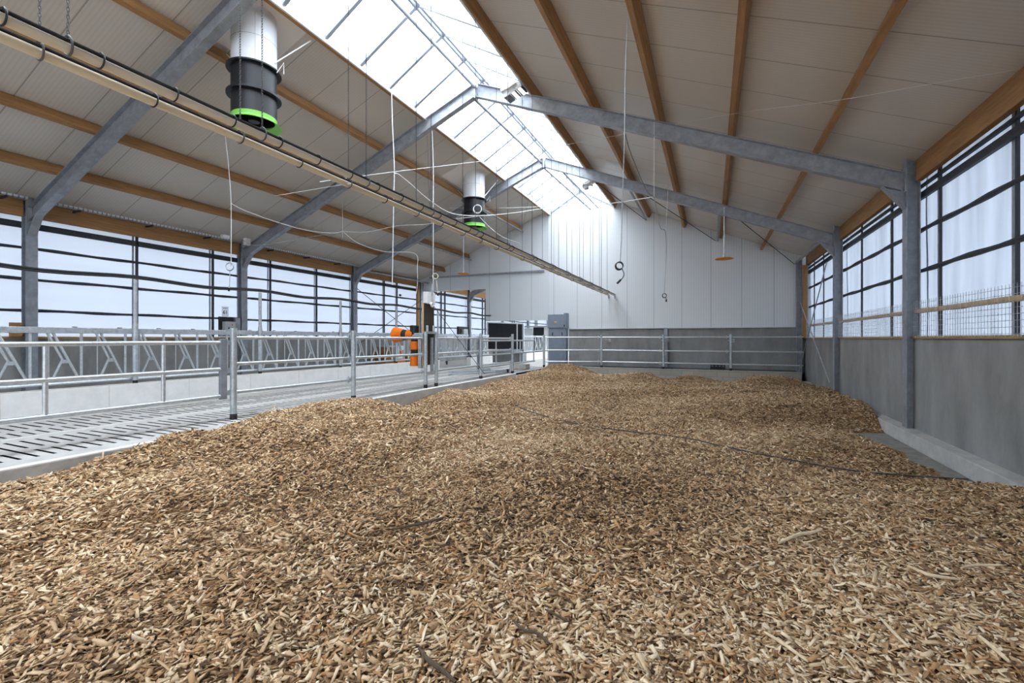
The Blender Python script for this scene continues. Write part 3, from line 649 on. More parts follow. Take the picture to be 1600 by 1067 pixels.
# ---------------------------------------------------------------- struts, braces, trays
def rod(name, p0, p1, r, m_, label, cat, group, n=6):
    return tag(MB().tube([p0, p1], r, n).build(name, m_, None, True), label, cat, group)
rod('ridge_strut', (XC, 0.1, 7.45), (XC, 9.99, 7.45), 0.04, 'whiterail', 'nearest steel tube under the skylight ridge, ending at the second frame apex', 'strut', 'ridge struts', 10)
rod('ridge_strut', (XC - 0.06, 10.02, 7.22), (XC - 0.1, 14.98, 7.40), 0.04, 'frame', 'steel tube under the skylight ridge between second and third frame', 'strut', 'ridge struts', 10)
rod('ridge_strut', (XC, 15.02, 7.2), (-4.9, 19.92, 7.0), 0.035, 'frame', 'left one of the two steel tubes from the third frame apex to the end wall', 'strut', 'ridge struts', 10)
rod('ridge_strut', (-4.75, 15.1, 7.1), (-4.55, 19.92, 7.02), 0.028, 'frame', 'right one of the two steel tubes from the third frame to the end wall', 'strut', 'ridge struts', 10)
for X, w_ in ((-2.52, 'below the right slope, nearest the skylight'), (0.24, 'below the right slope, beside the orange disc rod'), (2.9, 'below the right eave'), (-8.12, 'below the left slope, behind the far fan'), (-10.9, 'below the left slope above the far wall opening'), (-13.4, 'along the left eave of the last bay')):
    z = roofz(X, 7.56) - 0.12
    rod('steel_strut', (X, 15.08, z), (X, 19.93, z), 0.042, 'frame', 'grey steel tube of the last bay ' + w_, 'strut', 'last bay struts', 8)
def rz(x): return roofz(x, 7.56) - 0.16
for a, b_, w_ in (((-3.9, 15.1), (-2.5, 19.9), 'nearest the skylight'), ((-2.3, 15.1), (0.16, 19.9), 'in the middle of the right slope'), ((0.55, 15.1), (2.85, 19.9), 'lowest on the right slope')):
    rod('brace_rod', (a[0], a[1], rz(a[0])), (b_[0], b_[1], rz(b_[0])), 0.012, 'dark', 'thin dark roof brace rod ' + w_, 'brace', 'roof brace rods')
for p0, p1, w_ in (((3.02, 19.75, 2.62), (3.02, 15.15, 0.05), 'to column foot'), ((2.96, 15.2, 3.4), (2.96, 19.7, 0.0), 'rising from the end rails to the last column')):
    rod('brace_rod', p0, p1, 0.016, 'galv2', 'steel wall brace at right corner ' + w_, 'brace', 'right wall brace rods')
for p0, p1, w_ in (((-13.705, 15.05, 3.4), (-13.705, 19.76, 1.2), 'falling away from the third column'), ((-13.68, 15.05, 1.0), (-13.68, 19.78, 3.3), 'rising toward the end wall')):
    rod('brace_rod', p0, p1, 0.014, 'dark', 'thin dark brace before the last left curtain, ' + w_, 'brace', 'left wall brace rods')
for a, b_, w_ in ((1.0, 4.82, 'at the left picture edge'), (5.2, 9.3, 'in the bay with the number sign'), (10.3, 14.85, 'in the third bay')):
    t = thing('cable_tray', 'perforated light metal cable tray under the left eave ' + w_, 'cable tray', (-13.4, (a + b_) / 2, 4.2), 'eave cable trays')
    MB().box(-13.46, -13.38, a, b_, 4.25, 4.262).box(-13.385, -13.38, a, b_, 4.25, 4.30).build('channel', 'perf', t)
    y_ = a + 0.5
    while y_ < b_:
        MB().box(-13.71, -13.4, y_, y_ + 0.03, 4.21, 4.25).build('bracket', 'dark', t); y_ += 1.5
tag(MB().box(-13.4, -13.25, 9.0, 9.2, 4.27, 4.37).build('junction_box', 'white', bevel=0.01), 'small white box on the cable tray left of the second column', 'box', 'eave junction boxes')
tag(MB().box(-13.42, -13.28, 9.75, 9.9, 4.2, 4.42).build('junction_box', 'white', bevel=0.01), 'small white box at the top of the second left column', 'box', 'eave junction boxes')

# ---------------------------------------------------------------- left wall fittings
t = thing('control_box', 'black backboard with a pale switch box beside the second left column', 'control box', (-13.8, 9.4, 1.35))
xb = -13.78
MB().box(xb - 0.03, xb, 9.22, 9.98, 1.34, 1.95).build('backboard', 'black', t)
sb = MB().box(xb, xb + 0.16, 9.32, 9.64, 1.36, 1.80).build('switch_box', 'grey', t, bevel=0.008)
MB().box(xb + 0.16, xb + 0.17, 9.52, 9.545, 1.68, 1.72).build('red_switch', 'red', sb)
for y_ in (9.42, 9.52): MB().tube([(xb + 0.155, y_, 1.60), (xb + 0.19, y_, 1.60)], 0.022, 10).build('knob', 'black', sb, True)
MB().box(xb, xb + 0.1, 9.22, 9.30, 1.36, 1.5).build('socket', 'grey', t, bevel=0.006)
MB().box(xb, xb + 0.08, 9.68, 9.86, 1.36, 1.93).build('side_housing', 'frame', t)
t = thing('number_sign', 'small pale paper sign with a number on the curtain above the control box', 'sign', (-13.84, 9.55, 2.2))
MB().add([(-13.847, 9.36, 1.97), (-13.847, 9.56, 1.97), (-13.847, 9.56, 2.27), (-13.847, 9.36, 2.27)], [(0, 1, 2, 3)]).build('sheet', 'paper', t)
bd = MB()
for a in ((9.360, 9.560, 2.265, 2.270), (9.360, 9.560, 1.970, 1.975), (9.360, 9.365, 1.970, 2.270), (9.555, 9.560, 1.970, 2.270)): bd.box(-13.845, -13.842, *a)
bd.box(-13.845, -13.842, 9.390, 9.530, 2.212, 2.227); bd.build('printed_border', 'ink', t)
cu = bpy.data.curves.new('number', 'FONT'); cu.body = '61'; cu.size = 0.155; cu.align_x = 'CENTER'; cu.extrude = 0.001; cu.offset = 0.003; cu.materials.append(M['ink'])
tmp = bpy.data.objects.new('number_curve', cu); COL.objects.link(tmp); bpy.context.view_layer.update()
nme = bpy.data.meshes.new_from_object(tmp.evaluated_get(bpy.context.evaluated_depsgraph_get())); bpy.data.objects.remove(tmp)
no = bpy.data.objects.new('number', nme); COL.objects.link(no); no.parent = t
no.matrix_parent_inverse = Matrix.Translation(-Vector(t.location))
no.matrix_basis = Matrix.Translation((-13.84, 9.46, 2.04)) @ Matrix(((0, 0, 1, 0), (1, 0, 0, 0), (0, 1, 0, 0), (0, 0, 0, 1)))
tag(MB().box(-13.83, -13.72, 4.68, 4.86, 1.32, 1.62).build('timber_block', 'wood', bevel=0.006), 'short brown timber block standing beside the first left column', 'block')
tag(MB().box(-13.99, -13.955, 18.28, 18.42, 3.35, 3.45).build('small_plate', 'dark'), 'tiny dark plate high on the last left curtain', 'plate')
t = thing('control_box', 'small control box on a black board in the room beyond the opening', 'control box', (-13.78, 24.4, 1.3))
MB().box(-13.92, -13.77, 23.7, 24.85, 1.27, 2.0).build('backboard', 'black', t); MB().box(-13.77, -13.6, 24.0, 24.5, 1.42, 1.85).build('switch_box', 'grey', t)

# things behind the feed barrier
def crate(label, x, y_, w_, l_, h, m_):
    t = thing('crate', label, 'crate', (x, y_, 0.05), 'crates in the feed passage')
    z = 0.05
    for k in range(3):
        MB().box(x - w_ / 2, x + w_ / 2, y_ - l_ / 2, y_ + l_ / 2, z + 0.02 + k * h / 3, z + (k + 1) * h / 3 - 0.02).build('board_row', m_, t)
    MB().box(x - w_ / 2 + 0.02, x + w_ / 2 - 0.02, y_ - l_ / 2 + 0.02, y_ + l_ / 2 - 0.02, z, z + h).build('core', m_, t)
crate('tall brown crate in the feed passage seen between feed barrier bars', -13.2, 16.2, 0.6, 0.55, 0.85, 'card')
crate('low brown crate right of the orange machine in the feed passage', -13.2, 17.9, 0.6, 0.9, 0.45, 'card')
t = thing('feed_machine', 'small white and orange machine beside the brown crate in the feed passage', 'machine', (-13.1, 17.0, 0.05))
MB().box(-13.4, -12.9, 16.75, 17.3, 0.35, 0.95).build('body', 'white', t, bevel=0.03)
MB().box(-13.42, -12.88, 16.7, 17.35, 0.05, 0.30).build('base', 'orange', t, bevel=0.03)
MB().box(-12.9, -12.87, 16.9, 17.15, 0.55, 0.75).build('front_panel', 'orange', t)
MB().tube([(-13.1, 16.9, 0.95), (-13.1, 16.9, 1.05)], 0.05, 10).build('cap', 'grey', t, True)

# black screen and pens beyond the end wall
t = thing('rubber_screen', 'large black rubber screen in a white frame behind the low end wall opening', 'screen', (-10, 22, 0))
MB().prism([(-11.0, 0.72), (-11.0, 2.12), (-8.95, 2.02), (-8.95, 0.72)], 22.0, 22.03).build('sheet', 'rubber', t)
fr = MB(); fr.bar((-11.05, 21.99, 2.15), (-8.9, 21.99, 2.05), 0.05, 0.06); fr.box(-11.06, -10.98, 21.95, 22.05, 0.0, 2.15); fr.box(-9.3, -9.25, 21.94, 21.99, 0.6, 2.1); fr.build('frame', 'white', t)
MB().box(-11.0, -8.9, 21.95, 22.0, 0.62, 0.70).build('bottom_rail', 'galv', t)
MB().box(-8.98, -8.9, 21.95, 22.05, 0.0, 2.0).build('leg', 'galv2', t)
tag(MB().box(-10.9, -9.0, 22.4, 22.6, 0.0, 0.55).build('concrete_block', 'conc'), 'low grey concrete block under the black rubber screen', 'block')
t = thing('milking_unit', 'pale cabin with dark openings behind the far feed barrier', 'cabin', (-12, 30, 0))
MB().box(-12.8, -11.3, 29.5, 31, 0, 2.0).build('body', 'wallplain', t, bevel=0.05)
MB().box(-11.28, -10.5, 29.6, 30.8, 0, 2.1).build('dark_bay', 'black', t); MB().box(-10.5, -10.1, 29.6, 30.8, 0, 2.1).build('side_panel', 'white', t)
MB().box(-13.0, -10.0, 29.4, 29.5, 2.05, 2.15).build('top_rail', 'galv2', t)

# loose items on the slats
t = thing('gate_frame', 'long dark box section frame lying on the slatted floor behind the far fence', 'gate frame', (-7.9, 14.8, 0))
MB().bar((-8.6, 14.3, 0.06), (-6.95, 15.7, 0.06), 0.09, 0.09).build('long_beam', 'galv2', t)
MB().tube([(-8.2, 13.4, 0.05), (-7.3, 15.2, 0.06)], 0.03, 8).build('loose_tube', 'galv', t, True)
MB().box(-7.75, -7.5, 14.85, 15.2, 0.1, 0.18).build('clamp_block', 'galv2', t)
MB().box(-7.05, -6.95, 15.6, 15.72, 0.005, 0.125).build('end_cap', 'dark', t)
t = thing('shallow_tray', 'small pale tray lying on the slatted floor by the far gate', 'tray', (-7.3, 17.6, 0))
MB().box(-7.7, -6.95, 17.4, 17.43, 0, 0.22).box(-7.7, -6.95, 17.8, 17.83, 0, 0.22).box(-7.7, -7.67, 17.43, 17.8, 0, 0.22).box(-6.98, -6.95, 17.43, 17.8, 0, 0.22).build('sides', 'curb_top', t)
MB().box(-7.7, -6.95, 17.4, 17.83, 0.0, 0.02).build('bottom', 'curb_top', t)
t = thing('hook_rack', 'small black rack of hooks on the block kerb below the end rails', 'rack', (0.25, 19.7, 0.05))
for k in range(4): MB().torus((0.05 + k * 0.13, 19.7, 0.20), 0.05, 0.02, (0, 1, 0), 14, 6).build('hook', 'black', t, True)
MB().box(-0.03, 0.52, 19.66, 19.74, 0.05, 0.16).build('base', 'black', t)
tag(MB().box(-1.9, -1.4, 19.62, 19.72, 0.05, 0.10).build('flat_bracket', 'dark'), 'flat dark bracket lying on the block kerb at the middle rail post', 'bracket')
tag(MB().box(-4.2, -3.7, 19.64, 19.70, 0.05, 0.09).build('wire_bracket', 'dark'), 'thin wire bracket lying on the block kerb right of the first end post', 'bracket')
tag(MB().box(-5.2, 2.9, 19.72, 19.98, 0.05, 0.075).build('dirt_strip', 'rubber'), 'strip of dark dirt along the foot of the end wall concrete', 'dirt', None, 'stuff')
for k, xx in enumerate((-4.05, -1.65, 0.8)):
    t = thing('wall_bracket', 'short arm from the %s end rail post to the concrete wall' % ('left', 'middle', 'right')[k], 'bracket', (xx, 19.5, 1.2), 'end rail wall arms')
    MB().tube([(xx - 0.2, 19.44, 1.2), (xx, 19.95, 1.2)], 0.022, 8).build('arm', 'galv2', t, True); MB().box(xx - 0.05, xx + 0.05, 19.96, 20.0, 1.13, 1.27).build('wall_plate', 'galv2', t)

# ---------------------------------------------------------------- ropes and hanging cables
def cable(name, pts, r, m_, label, cat='cable', k=6, group='hanging cables'):
    return tag(MB().tube(spline(pts, k), r, 6).build(name, m_, None, True), label, cat, group)
def coil(name, c, R, r, m_, label, nrm, tail=None, turns=3):
    t = thing(name, label, 'cable coil', c, 'cable coils'); q = MB()
    for i in range(turns): q.torus(Vector(c) + Vector(nrm) * 0.01 * i + Vector((0.003 * i, 0, 0.004 * i)), R * (1 - 0.03 * i), r, nrm, 22, 6)
    q.build('loop', m_, t, True)
    if tail:
        MB().tube(spline(tail, 6), r, 6).build('tail', m_, t, True)
        a, b_ = Vector(tail[-2]), Vector(tail[-1]); d = (b_ - a).normalized()
        MB().tube([b_, b_ + d * 0.07], r * 2.3, 8).build('plug', 'black', t, True)
VIEW = (math.sin(PSI), -math.cos(PSI), 0)
# white rope down from the left skylight edge, with the white cable leaving its knot
cable('rope', [at(612, 143, 10.42), at(613, 190, 10.42), at(616, 262, 10.42), at(615, 320, 10.42), at(613, 445, 10.42)], 0.010, 'ropew', 'white rope hanging from the left skylight edge, middle left of the picture', 'rope')
cable('cable', [at(616, 272, 10.42), at(622, 272, 10.5), at(640, 286, 10.9), at(670, 312, 11.6), at(705, 333, 12.4), at(748, 337, 13.2), at(800, 333, 14.0), at(840, 327, 14.6), at(890, 321, 15.0), at(950, 318, 14.0), at(1000, 311, 11.5), at(1022, 307, 9.7)], 0.010, 'ropew', 'white cable strung from the left rope past the far fan to the right hanging knot')
cable('cable', [at(748, 337, 13.2), at(765, 355, 13.4), at(785, 370, 13.7), at(812, 380, 14.2)], 0.008, 'ropew', 'short white cable drooping right from the coil by the far fan')
coil('cable_coil', at(746, 327, 13.15), 0.12, 0.012, 'ropew', 'white cable coil in front of the far exhaust fan', VIEW)
cable('rope', [at(351, 205, 9.95), at(357, 260, 9.95), at(361, 318, 9.95), at(361, 416, 9.95)], 0.010, 'ropew', 'white rope hanging under the near end of the cream pipes', 'rope')
coil('cable_coil', at(359, 417, 9.95), 0.085, 0.008, 'galv2', 'thin loop at the lower end of the rope above the number sign', VIEW, [at(359, 424, 9.95), at(359, 436, 9.95), at(358, 450, 9.95)], 2)
cable('cable', [at(361, 318, 9.95), at(385, 330, 10.6), at(430, 346, 11.8), at(480, 360, 13), at(520, 364, 14), at(536, 362, 14.4), at(575, 362, 14.5), at(620, 353, 14.5), at(668, 350, 14.5), at(705, 343, 13.9), at(746, 338, 13.2)], 0.010, 'ropew', 'white cable sagging from the near rope to the coil by the far fan')
cable('cable', [at(536, 362, 14.4), at(480, 371, 14.3), at(430, 380, 14.0), at(395, 383, 13.9), at(378, 373, 13.8)], 0.010, 'grey', 'grey cable from the hanging knot down to the second left column box')
cable('cable', [at(536, 362, 14.4), at(560, 380, 14.8), at(600, 393, 15.3), at(648, 396, 15.6), at(652, 420, 15.6), at(652, 445, 15.6), at(650, 460, 15.6)], 0.010, 'ropew', 'white cable drooping right and then hanging before the last left curtain')
cable('rope', [at(534, 290, 14.4), at(535, 330, 14.4), at(535, 374, 14.4)], 0.008, 'ropew', 'short white rope holding the cable knot below the second frame', 'rope')
cable('rope', [at(675, 203, 12.2), at(677, 260, 12.2), at(677, 330, 12.2), at(677, 458, 12.2)], 0.009, 'ropew', 'pale rope above the white junction box', 'rope')
coil('cable_coil', at(680, 432, 12.3), 0.075, 0.011, 'cream', 'cream cable coil hanging above the white junction box', VIEW, [at(682, 438, 12.3), at(683, 450, 12.3), at(684, 458, 12.3)], 3)
cable('rope', [at(981, 22, 5.99), at(977, 120, 5.99), at(976, 210, 5.99), at(973, 300, 5.99), at(971, 372, 5.99), at(969, 410, 5.99)], 0.006, 'galv2', 'long pale cable hanging from the right purlin down to the black coil', 'rope')
coil('cable_coil', at(967, 416, 5.99), 0.05, 0.006, 'wire', 'black cable coil with a plug hanging before the end wall', VIEW, [at(972, 420, 5.99), at(975, 428, 5.99), at(973, 434, 5.99), at(970, 437, 5.99)], 3)
cable('cable', [at(977, 209, 6.0), at(985, 238, 6.6), at(1000, 275, 8.0), at(1012, 300, 9.3), at(1022, 308, 9.6)], 0.006, 'wire', 'black cable slanting from the long rope to the knot by the right rafters')
cable('cable', [at(1022, 190, 9.6), at(1022, 250, 9.6), at(1022, 308, 9.6)], 0.007, 'ropew', 'vertical cable from the second rafter to the knot on the right')
cable('cable', [at(1022, 308, 9.6), at(1026, 330, 10.5), at(1032, 356, 11.8), at(1040, 363, 13.5), at(1041, 400, 14.2), at(1039, 440, 14.2), at(1038, 458, 14.2)], 0.010, 'grey', 'grey cable dropping from the right knot to the small coil')
coil('cable_coil', at(1038, 462, 14.2), 0.065, 0.010, 'wire', 'small black cable coil hanging right of the end wall middle', VIEW, [at(1039, 464, 14.2), at(1041, 466, 14.2), at(1041, 468, 14.2)], 2)
cable('cable', [at(1044, 285, 14.2), at(1042, 330, 14.2), at(1040, 363, 14.2)], 0.008, 'ropew', 'short pale cable from the third rafter above the small black coil')
cable('wire', [at(500, 284, 9.0), at(620, 268, 10.4), at(752, 252, 12.0)], 0.007, 'ropew', 'taut wire from the cream pipes up to the skylight edge', 'wire')
cable('wire', [at(430, 306, 9.5), at(520, 291, 9.2), at(548, 287, 4.9)], 0.005, 'ropew', 'thin taut wire left of the cream pipes', 'wire')
cable('wire', [at(880, 227, 12.5), at(1000, 205, 10.3), at(1150, 177, 8.0), at(1300, 158, 6.5), at(1450, 132, 5.7), at(1594, 108, 5.12)], 0.003, 'ropew', 'faint taut wire crossing below the right roof slope', 'wire')
cable('wire', [at(185, 335, 13.8), at(240, 292, 12.5), at(300, 240, 11.0), at(345, 200, 9.9)], 0.007, 'ropew', 'thin stay wire slanting up the left roof slope to the pipes', 'wire')
cable('wire', [at(702, 325, 17.0), at(790, 325, 17.5), at(898, 320, 18.5)], 0.007, 'ropew', 'thin level wire crossing before the top of the end wall', 'wire')
cable('wire', [at(840, 262, 15.0), at(829, 300, 16.0), at(815, 362, 18.5)], 0.010, 'grey', 'thin grey wire from the third frame apex to the left strut end', 'wire')
# rope tied diagonally across the far fence
cable('rope', [at(676, 476, 12.2), at(700, 508, 12.6), at(735, 555, 13.2), at(757, 584, 13.6)], 0.008, 'wire', 'dark rope slanting from the junction box down across the far fence', 'rope')

# ---------------------------------------------------------------- wood chip bedding
ctrl = [(-6.3, 0.5, -.2), (-6.3, 2.05, -.15), (-6.3, 3.1, -.075), (-6.3, 4.0, -.06), (-6.55, 4.5, -.05), (-6.3, 4.65, .03), (-6.6, 5.2, .10), (-6.6, 6.1, .10), (-6.58, 6.9, .05), (-6.3, 5.1, .13), (-6.35, 5.87, .145), (-6.4, 6.97, .05), (-6.45, 7.73, -.13), (-6.5, 8.4, -.25), (-6.5, 9.43, -.21), (-6.5, 10.6, -.16), (-6.5, 12.9, -.17), (-6.5, 15, -.07), (-6.4, 17.3, .0), (-5.5, 18.6, .20), (-5.0, 18.9, .05), (-4.6, 18.9, -.20), (-4.0, 19.0, -.29), (-2.6, 18.9, -.11), (-1.5, 18.9, -.41), (-.7, 18.9, -.20), (.42, 18.9, -.38), (1.57, 18.8, -.05), (2.5, 18.5, -.09), (2.95, 18.6, -.40), (3.0, 16.4, -.20), (3.0, 14.7, -.10), (3.0, 12.4, -.07), (2.95, 11.5, -.14), (2.9, 11.1, -.2), (3.0, 10.7, -.52),
        (2.8, 10.3, -.54), (2.66, 9.6, -.52), (2.66, 8.4, -.52), (2.64, 7.4, -.52), (3.0, 9.5, -.56), (3.0, 8.4, -.56), (3.0, 7.4, -.56), (2.2, 9.6, -.36), (2.2, 8.4, -.36), (2.2, 7.4, -.34), (2.5, 6.9, -.36), (2.95, 6.75, -.38), (2.95, 6.2, -.29), (2.95, 5, -.27), (2.95, 3, -.27), (1.5, 8.5, -.27), (1.5, 12, -.18), (2.3, 12, -.14), (2.3, 15, -.14),
        (0, 17, -.27), (-3, 17, -.27), (-5, 17, -.1), (-5, 14, -.2), (-2, 14, -.25), (1, 15, -.22), (0, 11, -.25), (-3, 11, -.26), (-5, 11, -.22), (-5, 8, -.22), (-3, 8, -.28), (0, 8, -.29), (-5.4, 6, .02), (-5.3, 5, .0), (-4.6, 5, -.2), (-3, 5, -.28), (0, 5, -.32), (1.5, 5, -.3), (-5, 3.4, -.16), (-4.7, 2.6, -.12), (-4.25, 1.85, -.42), (-5.2, 1.5, -.25), (-3.5, 2.2, -.30), (-2.5, 1.6, -.33), (-3, 3.4, -.31), (0, 3, -.35), (1.5, 3, -.32), (0, 1, -.38), (-1.5, 1.5, -.36), (1.5, 1, -.36), (-0.5, 2.2, -.35), (0.25, 2.15, -.42)]
CT = np.array(ctrl)
# trodden hollows with a heap pushed up behind each
HOLLOWS = [(-4.69, 2.1, -.10, .32), (-4.27, 1.69, -.10, .3), (-4.39, 2.86, -.05, .3), (-2.29, 2.89, -.08, .28), (-1.86, 2.85, -.06, .22), (-4.61, 4.2, -.06, .35), (-2.42, 4.34, -.07, .4), (-0.68, 4.88, -.06, .45), (0.04, 3.38, -.09, .3), (0.23, 2.99, -.09, .26), (0.42, 3.22, -.07, .24), (0.97, 4.19, -.05, .35), (-1.62, 5.82, -.06, .5), (-0.85, 2.52, -.04, .25), (-2.58, 1.58, -.05, .22)]
def vnoise(x, y, seed, n=10):
    r = np.random.default_rng(seed); out = np.zeros_like(x)
    for _ in range(n):
        a = r.uniform(0, 2 * PI); k = r.uniform(0.7, 1.5); ph = r.uniform(0, 2 * PI)
        out += np.sin((np.cos(a) * x + np.sin(a) * y) * k + ph)
    return out / math.sqrt(n)
def bedz(x, y):
    x = np.asarray(x, float); y = np.asarray(y, float)
    num = np.zeros_like(x); den = np.zeros_like(x) + 1e-9
    for cx, cy, cz in CT:
        d2 = (x - cx) ** 2 + (y - cy) ** 2; wt = np.exp(-d2 / 0.6) * 3 + 1 / (d2 + 0.12) ** 2.2
        num += wt * cz; den += wt
    z = num / den
    for hx, hy, ha, hr in HOLLOWS:
        q = ((x - hx) ** 2 + (y - hy) ** 2) / hr ** 2
        z = z + ha * (np.exp(-q) - 0.55 * np.exp(-((x - hx + 0.1) ** 2 + (y - hy - 0.30 - hr * 0.6) ** 2) / (hr * 1.1) ** 2))
    bare = (x > 2.35) & (y > 7.0) & (y < 10.9)
    amp = np.where(bare, 0.2, 1.0)
    z = z + amp * (0.042 * vnoise(x * 2.2, y * 2.2, 1) + 0.017 * vnoise(x * 7, y * 7, 2) + 0.006 * vnoise(x * 20, y * 20, 3))
    edge = (x > 2.1) & (y > 6.3) & (y < 11.4)
    return np.where(edge, z, np.where(z > -0.38, z, -0.38 + (z + 0.38) * 0.35))
nx, ny = 150, 300
gx = np.linspace(-6.6, 3.0, nx); gy = np.concatenate([[-7.9, -5, -3.5, -2], np.linspace(-0.5, 6, 156), np.linspace(6, 19.3, 141)[1:]])
GX, GY = np.meshgrid(gx, gy); GZ = bedz(GX, GY)
GXc = np.where(GX < -6.22, np.where(GY < 6.2, np.where(GZ < 0.01, -6.225, GX), np.where(GY > 6.2, np.maximum(GX, -6.495), GX)), GX)
V0 = np.stack([GXc, GY, GZ], -1).reshape(-1, 3)
ii = np.arange((ny - 0) * nx).reshape(len(gy), nx)
Q0 = np.stack([ii[:-1, :-1], ii[:-1, 1:], ii[1:, 1:], ii[1:, :-1]], -1).reshape(-1, 4)
def scatter(n, ymin, ymax, lmin, lmax, dens_pow=0):
    x = rng.uniform(-6.45, 2.97, n); yy = rng.uniform(ymin, ymax, n)
    keep = (np.abs((x * math.cos(PSI) + yy * math.sin(PSI))) < 1.35 * (-x * math.sin(PSI) + yy * math.cos(PSI)) + 0.6)
    x, yy = x[keep], yy[keep]; z = bedz(x, yy); k = (z > -0.49) & ((x > -6.23) | (yy > 6.2) | (z > 0.0)); return x[k], yy[k], z[k], (lmin, lmax)
layers = [scatter(85000, 0.6, 3.6, .024, .075), scatter(72000, 3.6, 6.5, .026, .07), scatter(80000, 6.5, 11, .03, .07), scatter(62000, 11, 19.2, .04, .085), scatter(1500, 0.8, 4, .07, .15), scatter(1200, 4, 10, .07, .14)]
cx = np.concatenate([a[0] for a in layers]); cy = np.concatenate([a[1] for a in layers]); cz = np.concatenate([a[2] for a in layers])
L = np.concatenate([rng.uniform(0, 1, len(a[0])) ** 1.6 * (a[3][1] - a[3][0]) + a[3][0] for a in layers])
N = len(cx)
W = np.clip(L * rng.uniform(0.2, 0.7, N), 0.006, 0.03); T = rng.uniform(0.0025, 0.006, N)
yaw = rng.uniform(0, 2 * PI, N); pit = rng.normal(0, 0.28, N); rol = rng.normal(0, 0.42, N)
cyw, syw, cp, spp, cr_, sr_ = np.cos(yaw), np.sin(yaw), np.cos(pit), np.sin(pit), np.cos(rol), np.sin(rol)
eX = np.stack([cyw * cp, syw * cp, spp], -1)
eY0 = np.stack([-syw, cyw, np.zeros(N)], -1); eZ0 = np.cross(eX, eY0)
eY = eY0 * cr_[:, None] + eZ0 * sr_[:, None]; eZ = np.cross(eX, eY)
C = np.stack([cx, cy, cz + rng.uniform(0.0, 0.018, N) + np.abs(spp) * L * 0.3], -1)
sg = np.array([(-1, -1, -1), (1, -1, -1), (1, 1, -1), (-1, 1, -1), (-1, -1, 1), (1, -1, 1), (1, 1, 1), (-1, 1, 1)], float)
tap = rng.uniform(0.35, 1.0, (N, 2)); sk_ = rng.uniform(-0.35, 0.35, (N, 2))
VV = np.zeros((N, 8, 3))
for k in range(8):
    a, b_, c_ = sg[k]; e = 1 if a > 0 else 0
    VV[:, k] = C + eX * (a * L / 2 + b_ * sk_[:, e] * W)[:, None] + eY * (b_ * W / 2 * tap[:, e])[:, None] + eZ * (c_ * T / 2)[:, None]
FQ = np.array([(0, 3, 2, 1), (4, 5, 6, 7), (0, 1, 5, 4), (1, 2, 6, 5), (2, 3, 7, 6), (3, 0, 4, 7)])
Q1 = (np.arange(N)[:, None, None] * 8 + FQ[None]).reshape(-1, 4) + len(V0)
tone = np.clip(rng.beta(1.35, 1.15, N) + 0.09 * vnoise(cx * 1.3, cy * 1.3, 9), 0, 1)
base_gap_t = np.where(V0[Q0[:, 2], 1] < 0.6, 0.47, 0.16 + 0.15 * rng.random(len(Q0)))  # surface under the chips toned dark, painting the shade in the gaps
VA = np.concatenate([V0, VV.reshape(-1, 3)]); QA = np.concatenate([Q0, Q1]); TA = np.concatenate([base_gap_t, np.repeat(tone, 6)])
me = bpy.data.meshes.new('wood_chip_bedding'); me.vertices.add(len(VA)); me.vertices.foreach_set('co', VA.astype(np.float32).ravel())
me.loops.add(QA.size); me.loops.foreach_set('vertex_index', QA.astype(np.int32).ravel())
me.polygons.add(len(QA)); me.polygons.foreach_set('loop_start', np.arange(0, QA.size, 4, dtype=np.int32))
at_ = me.attributes.new('tone', 'FLOAT', 'FACE'); at_.data.foreach_set('value', TA.astype(np.float32))
me.update(calc_edges=True); me.materials.append(M['chip'])
bed = bpy.data.objects.new('wood_chip_bedding', me); COL.objects.link(bed)
tag(bed, 'deep uneven bed of tan and brown wood chips covering the whole pen floor', 'wood chips', None, 'stuff')

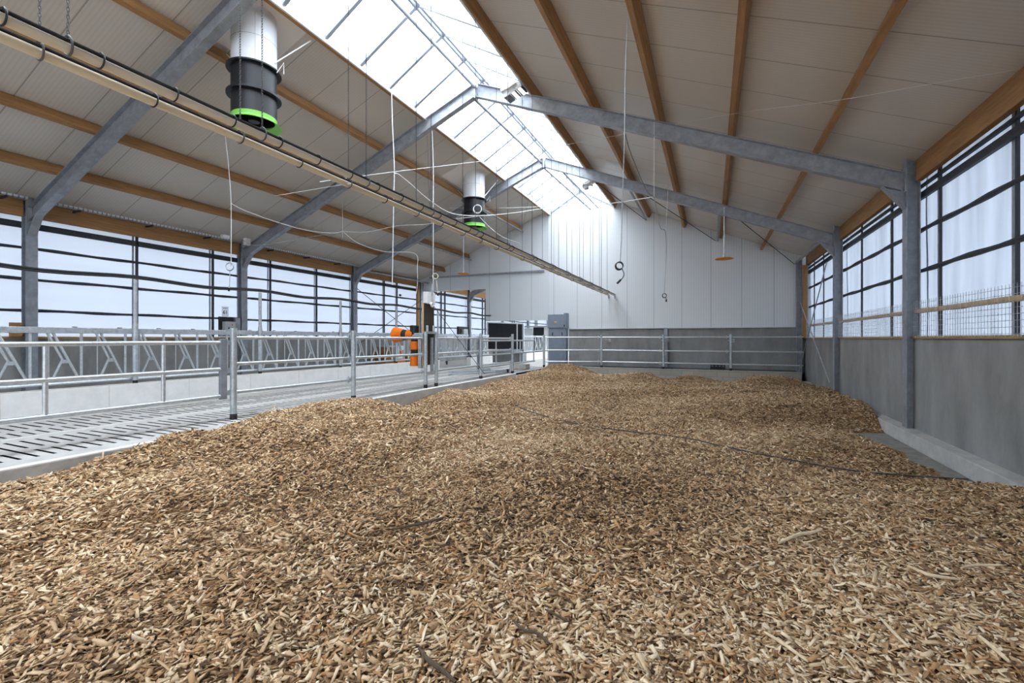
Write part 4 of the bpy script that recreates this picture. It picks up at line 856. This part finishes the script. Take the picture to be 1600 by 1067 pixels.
def on_bed(px, py, lift=0.035):
    lo = 1.0
    for d in np.linspace(1.2, 22, 700):
        p = at(px, py, d)
        if p.z < float(bedz(p.x, p.y)) + lift: return Vector((p.x, p.y, float(bedz(p.x, p.y)) + lift))
    return p
cb_pts = [on_bed(x, y_) for x, y_ in ((757, 585), (780, 612), (805, 633), (850, 650), (900, 662), (960, 671), (1010, 677), (1068, 684), (1120, 695), (1180, 709), (1250, 722), (1330, 735), (1400, 742), (1440, 745), (1480, 747), (1512, 749))]
tag(MB().tube(spline(cb_pts, 5), 0.009, 6).build('floor_cable', 'wire', None, True), 'long black cable lying across the wood chips from the far fence to the right wall', 'cable')
def stick(name, px, m_, r, label, flat=1.0):
    pts = spline([on_bed(x, y_, 0.042) for x, y_ in px], 5); k = len(pts)
    q = MB().tube(pts, [r * (0.35 + 0.65 * math.sin(PI * (0.12 + 0.8 * i / (k - 1)))) for i in range(k)], 7)
    tag(q.build(name, m_, None, True), label, 'twig' if m_ == 'bark' else 'splinter', 'loose sticks on the chips')
stick('wood_splinter', ((1218, 850), (1232, 842), (1250, 836), (1268, 833), (1284, 830)), 'splinter', 0.014, 'long pale curved splinter lying on the chips right of centre')
stick('wood_splinter', ((1502, 888), (1525, 885), (1565, 883)), 'splinter', 0.010, 'pale straight splinter near the right picture edge')
stick('wood_splinter', ((1420, 887), (1445, 897), (1462, 904), (1500, 907)), 'splinter', 0.012, 'greyish tan splinter left of the pale straight one')
stick('wood_splinter', ((1195, 990), (1225, 1008), (1262, 1034)), 'splinter', 0.010, 'tan forked looking splinter near the bottom edge right of centre')
stick('wood_splinter', ((1375, 970), (1400, 995), (1420, 1015)), 'splinter', 0.009, 'tan splinter by the bottom right, pointing down')
stick('wood_splinter', ((1530, 998), (1560, 1020), (1578, 1038)), 'splinter', 0.011, 'tan splinter in the bottom right corner')
stick('twig', ((612, 827), (640, 825), (668, 818), (692, 809)), 'bark', 0.012, 'long thin dark curved twig in the middle of the wood chips')
stick('twig', ((655, 1017), (670, 1032), (690, 1048), (712, 1066)), 'bark', 0.012, 'dark twig at the bottom edge left of centre')
stick('twig', ((802, 972), (818, 984), (840, 992), (858, 1006)), 'bark', 0.009, 'dark bent twig near the bottom centre')
stick('twig', ((852, 953), (872, 964), (888, 972)), 'bark', 0.008, 'short dark twig above the bent one at bottom centre')
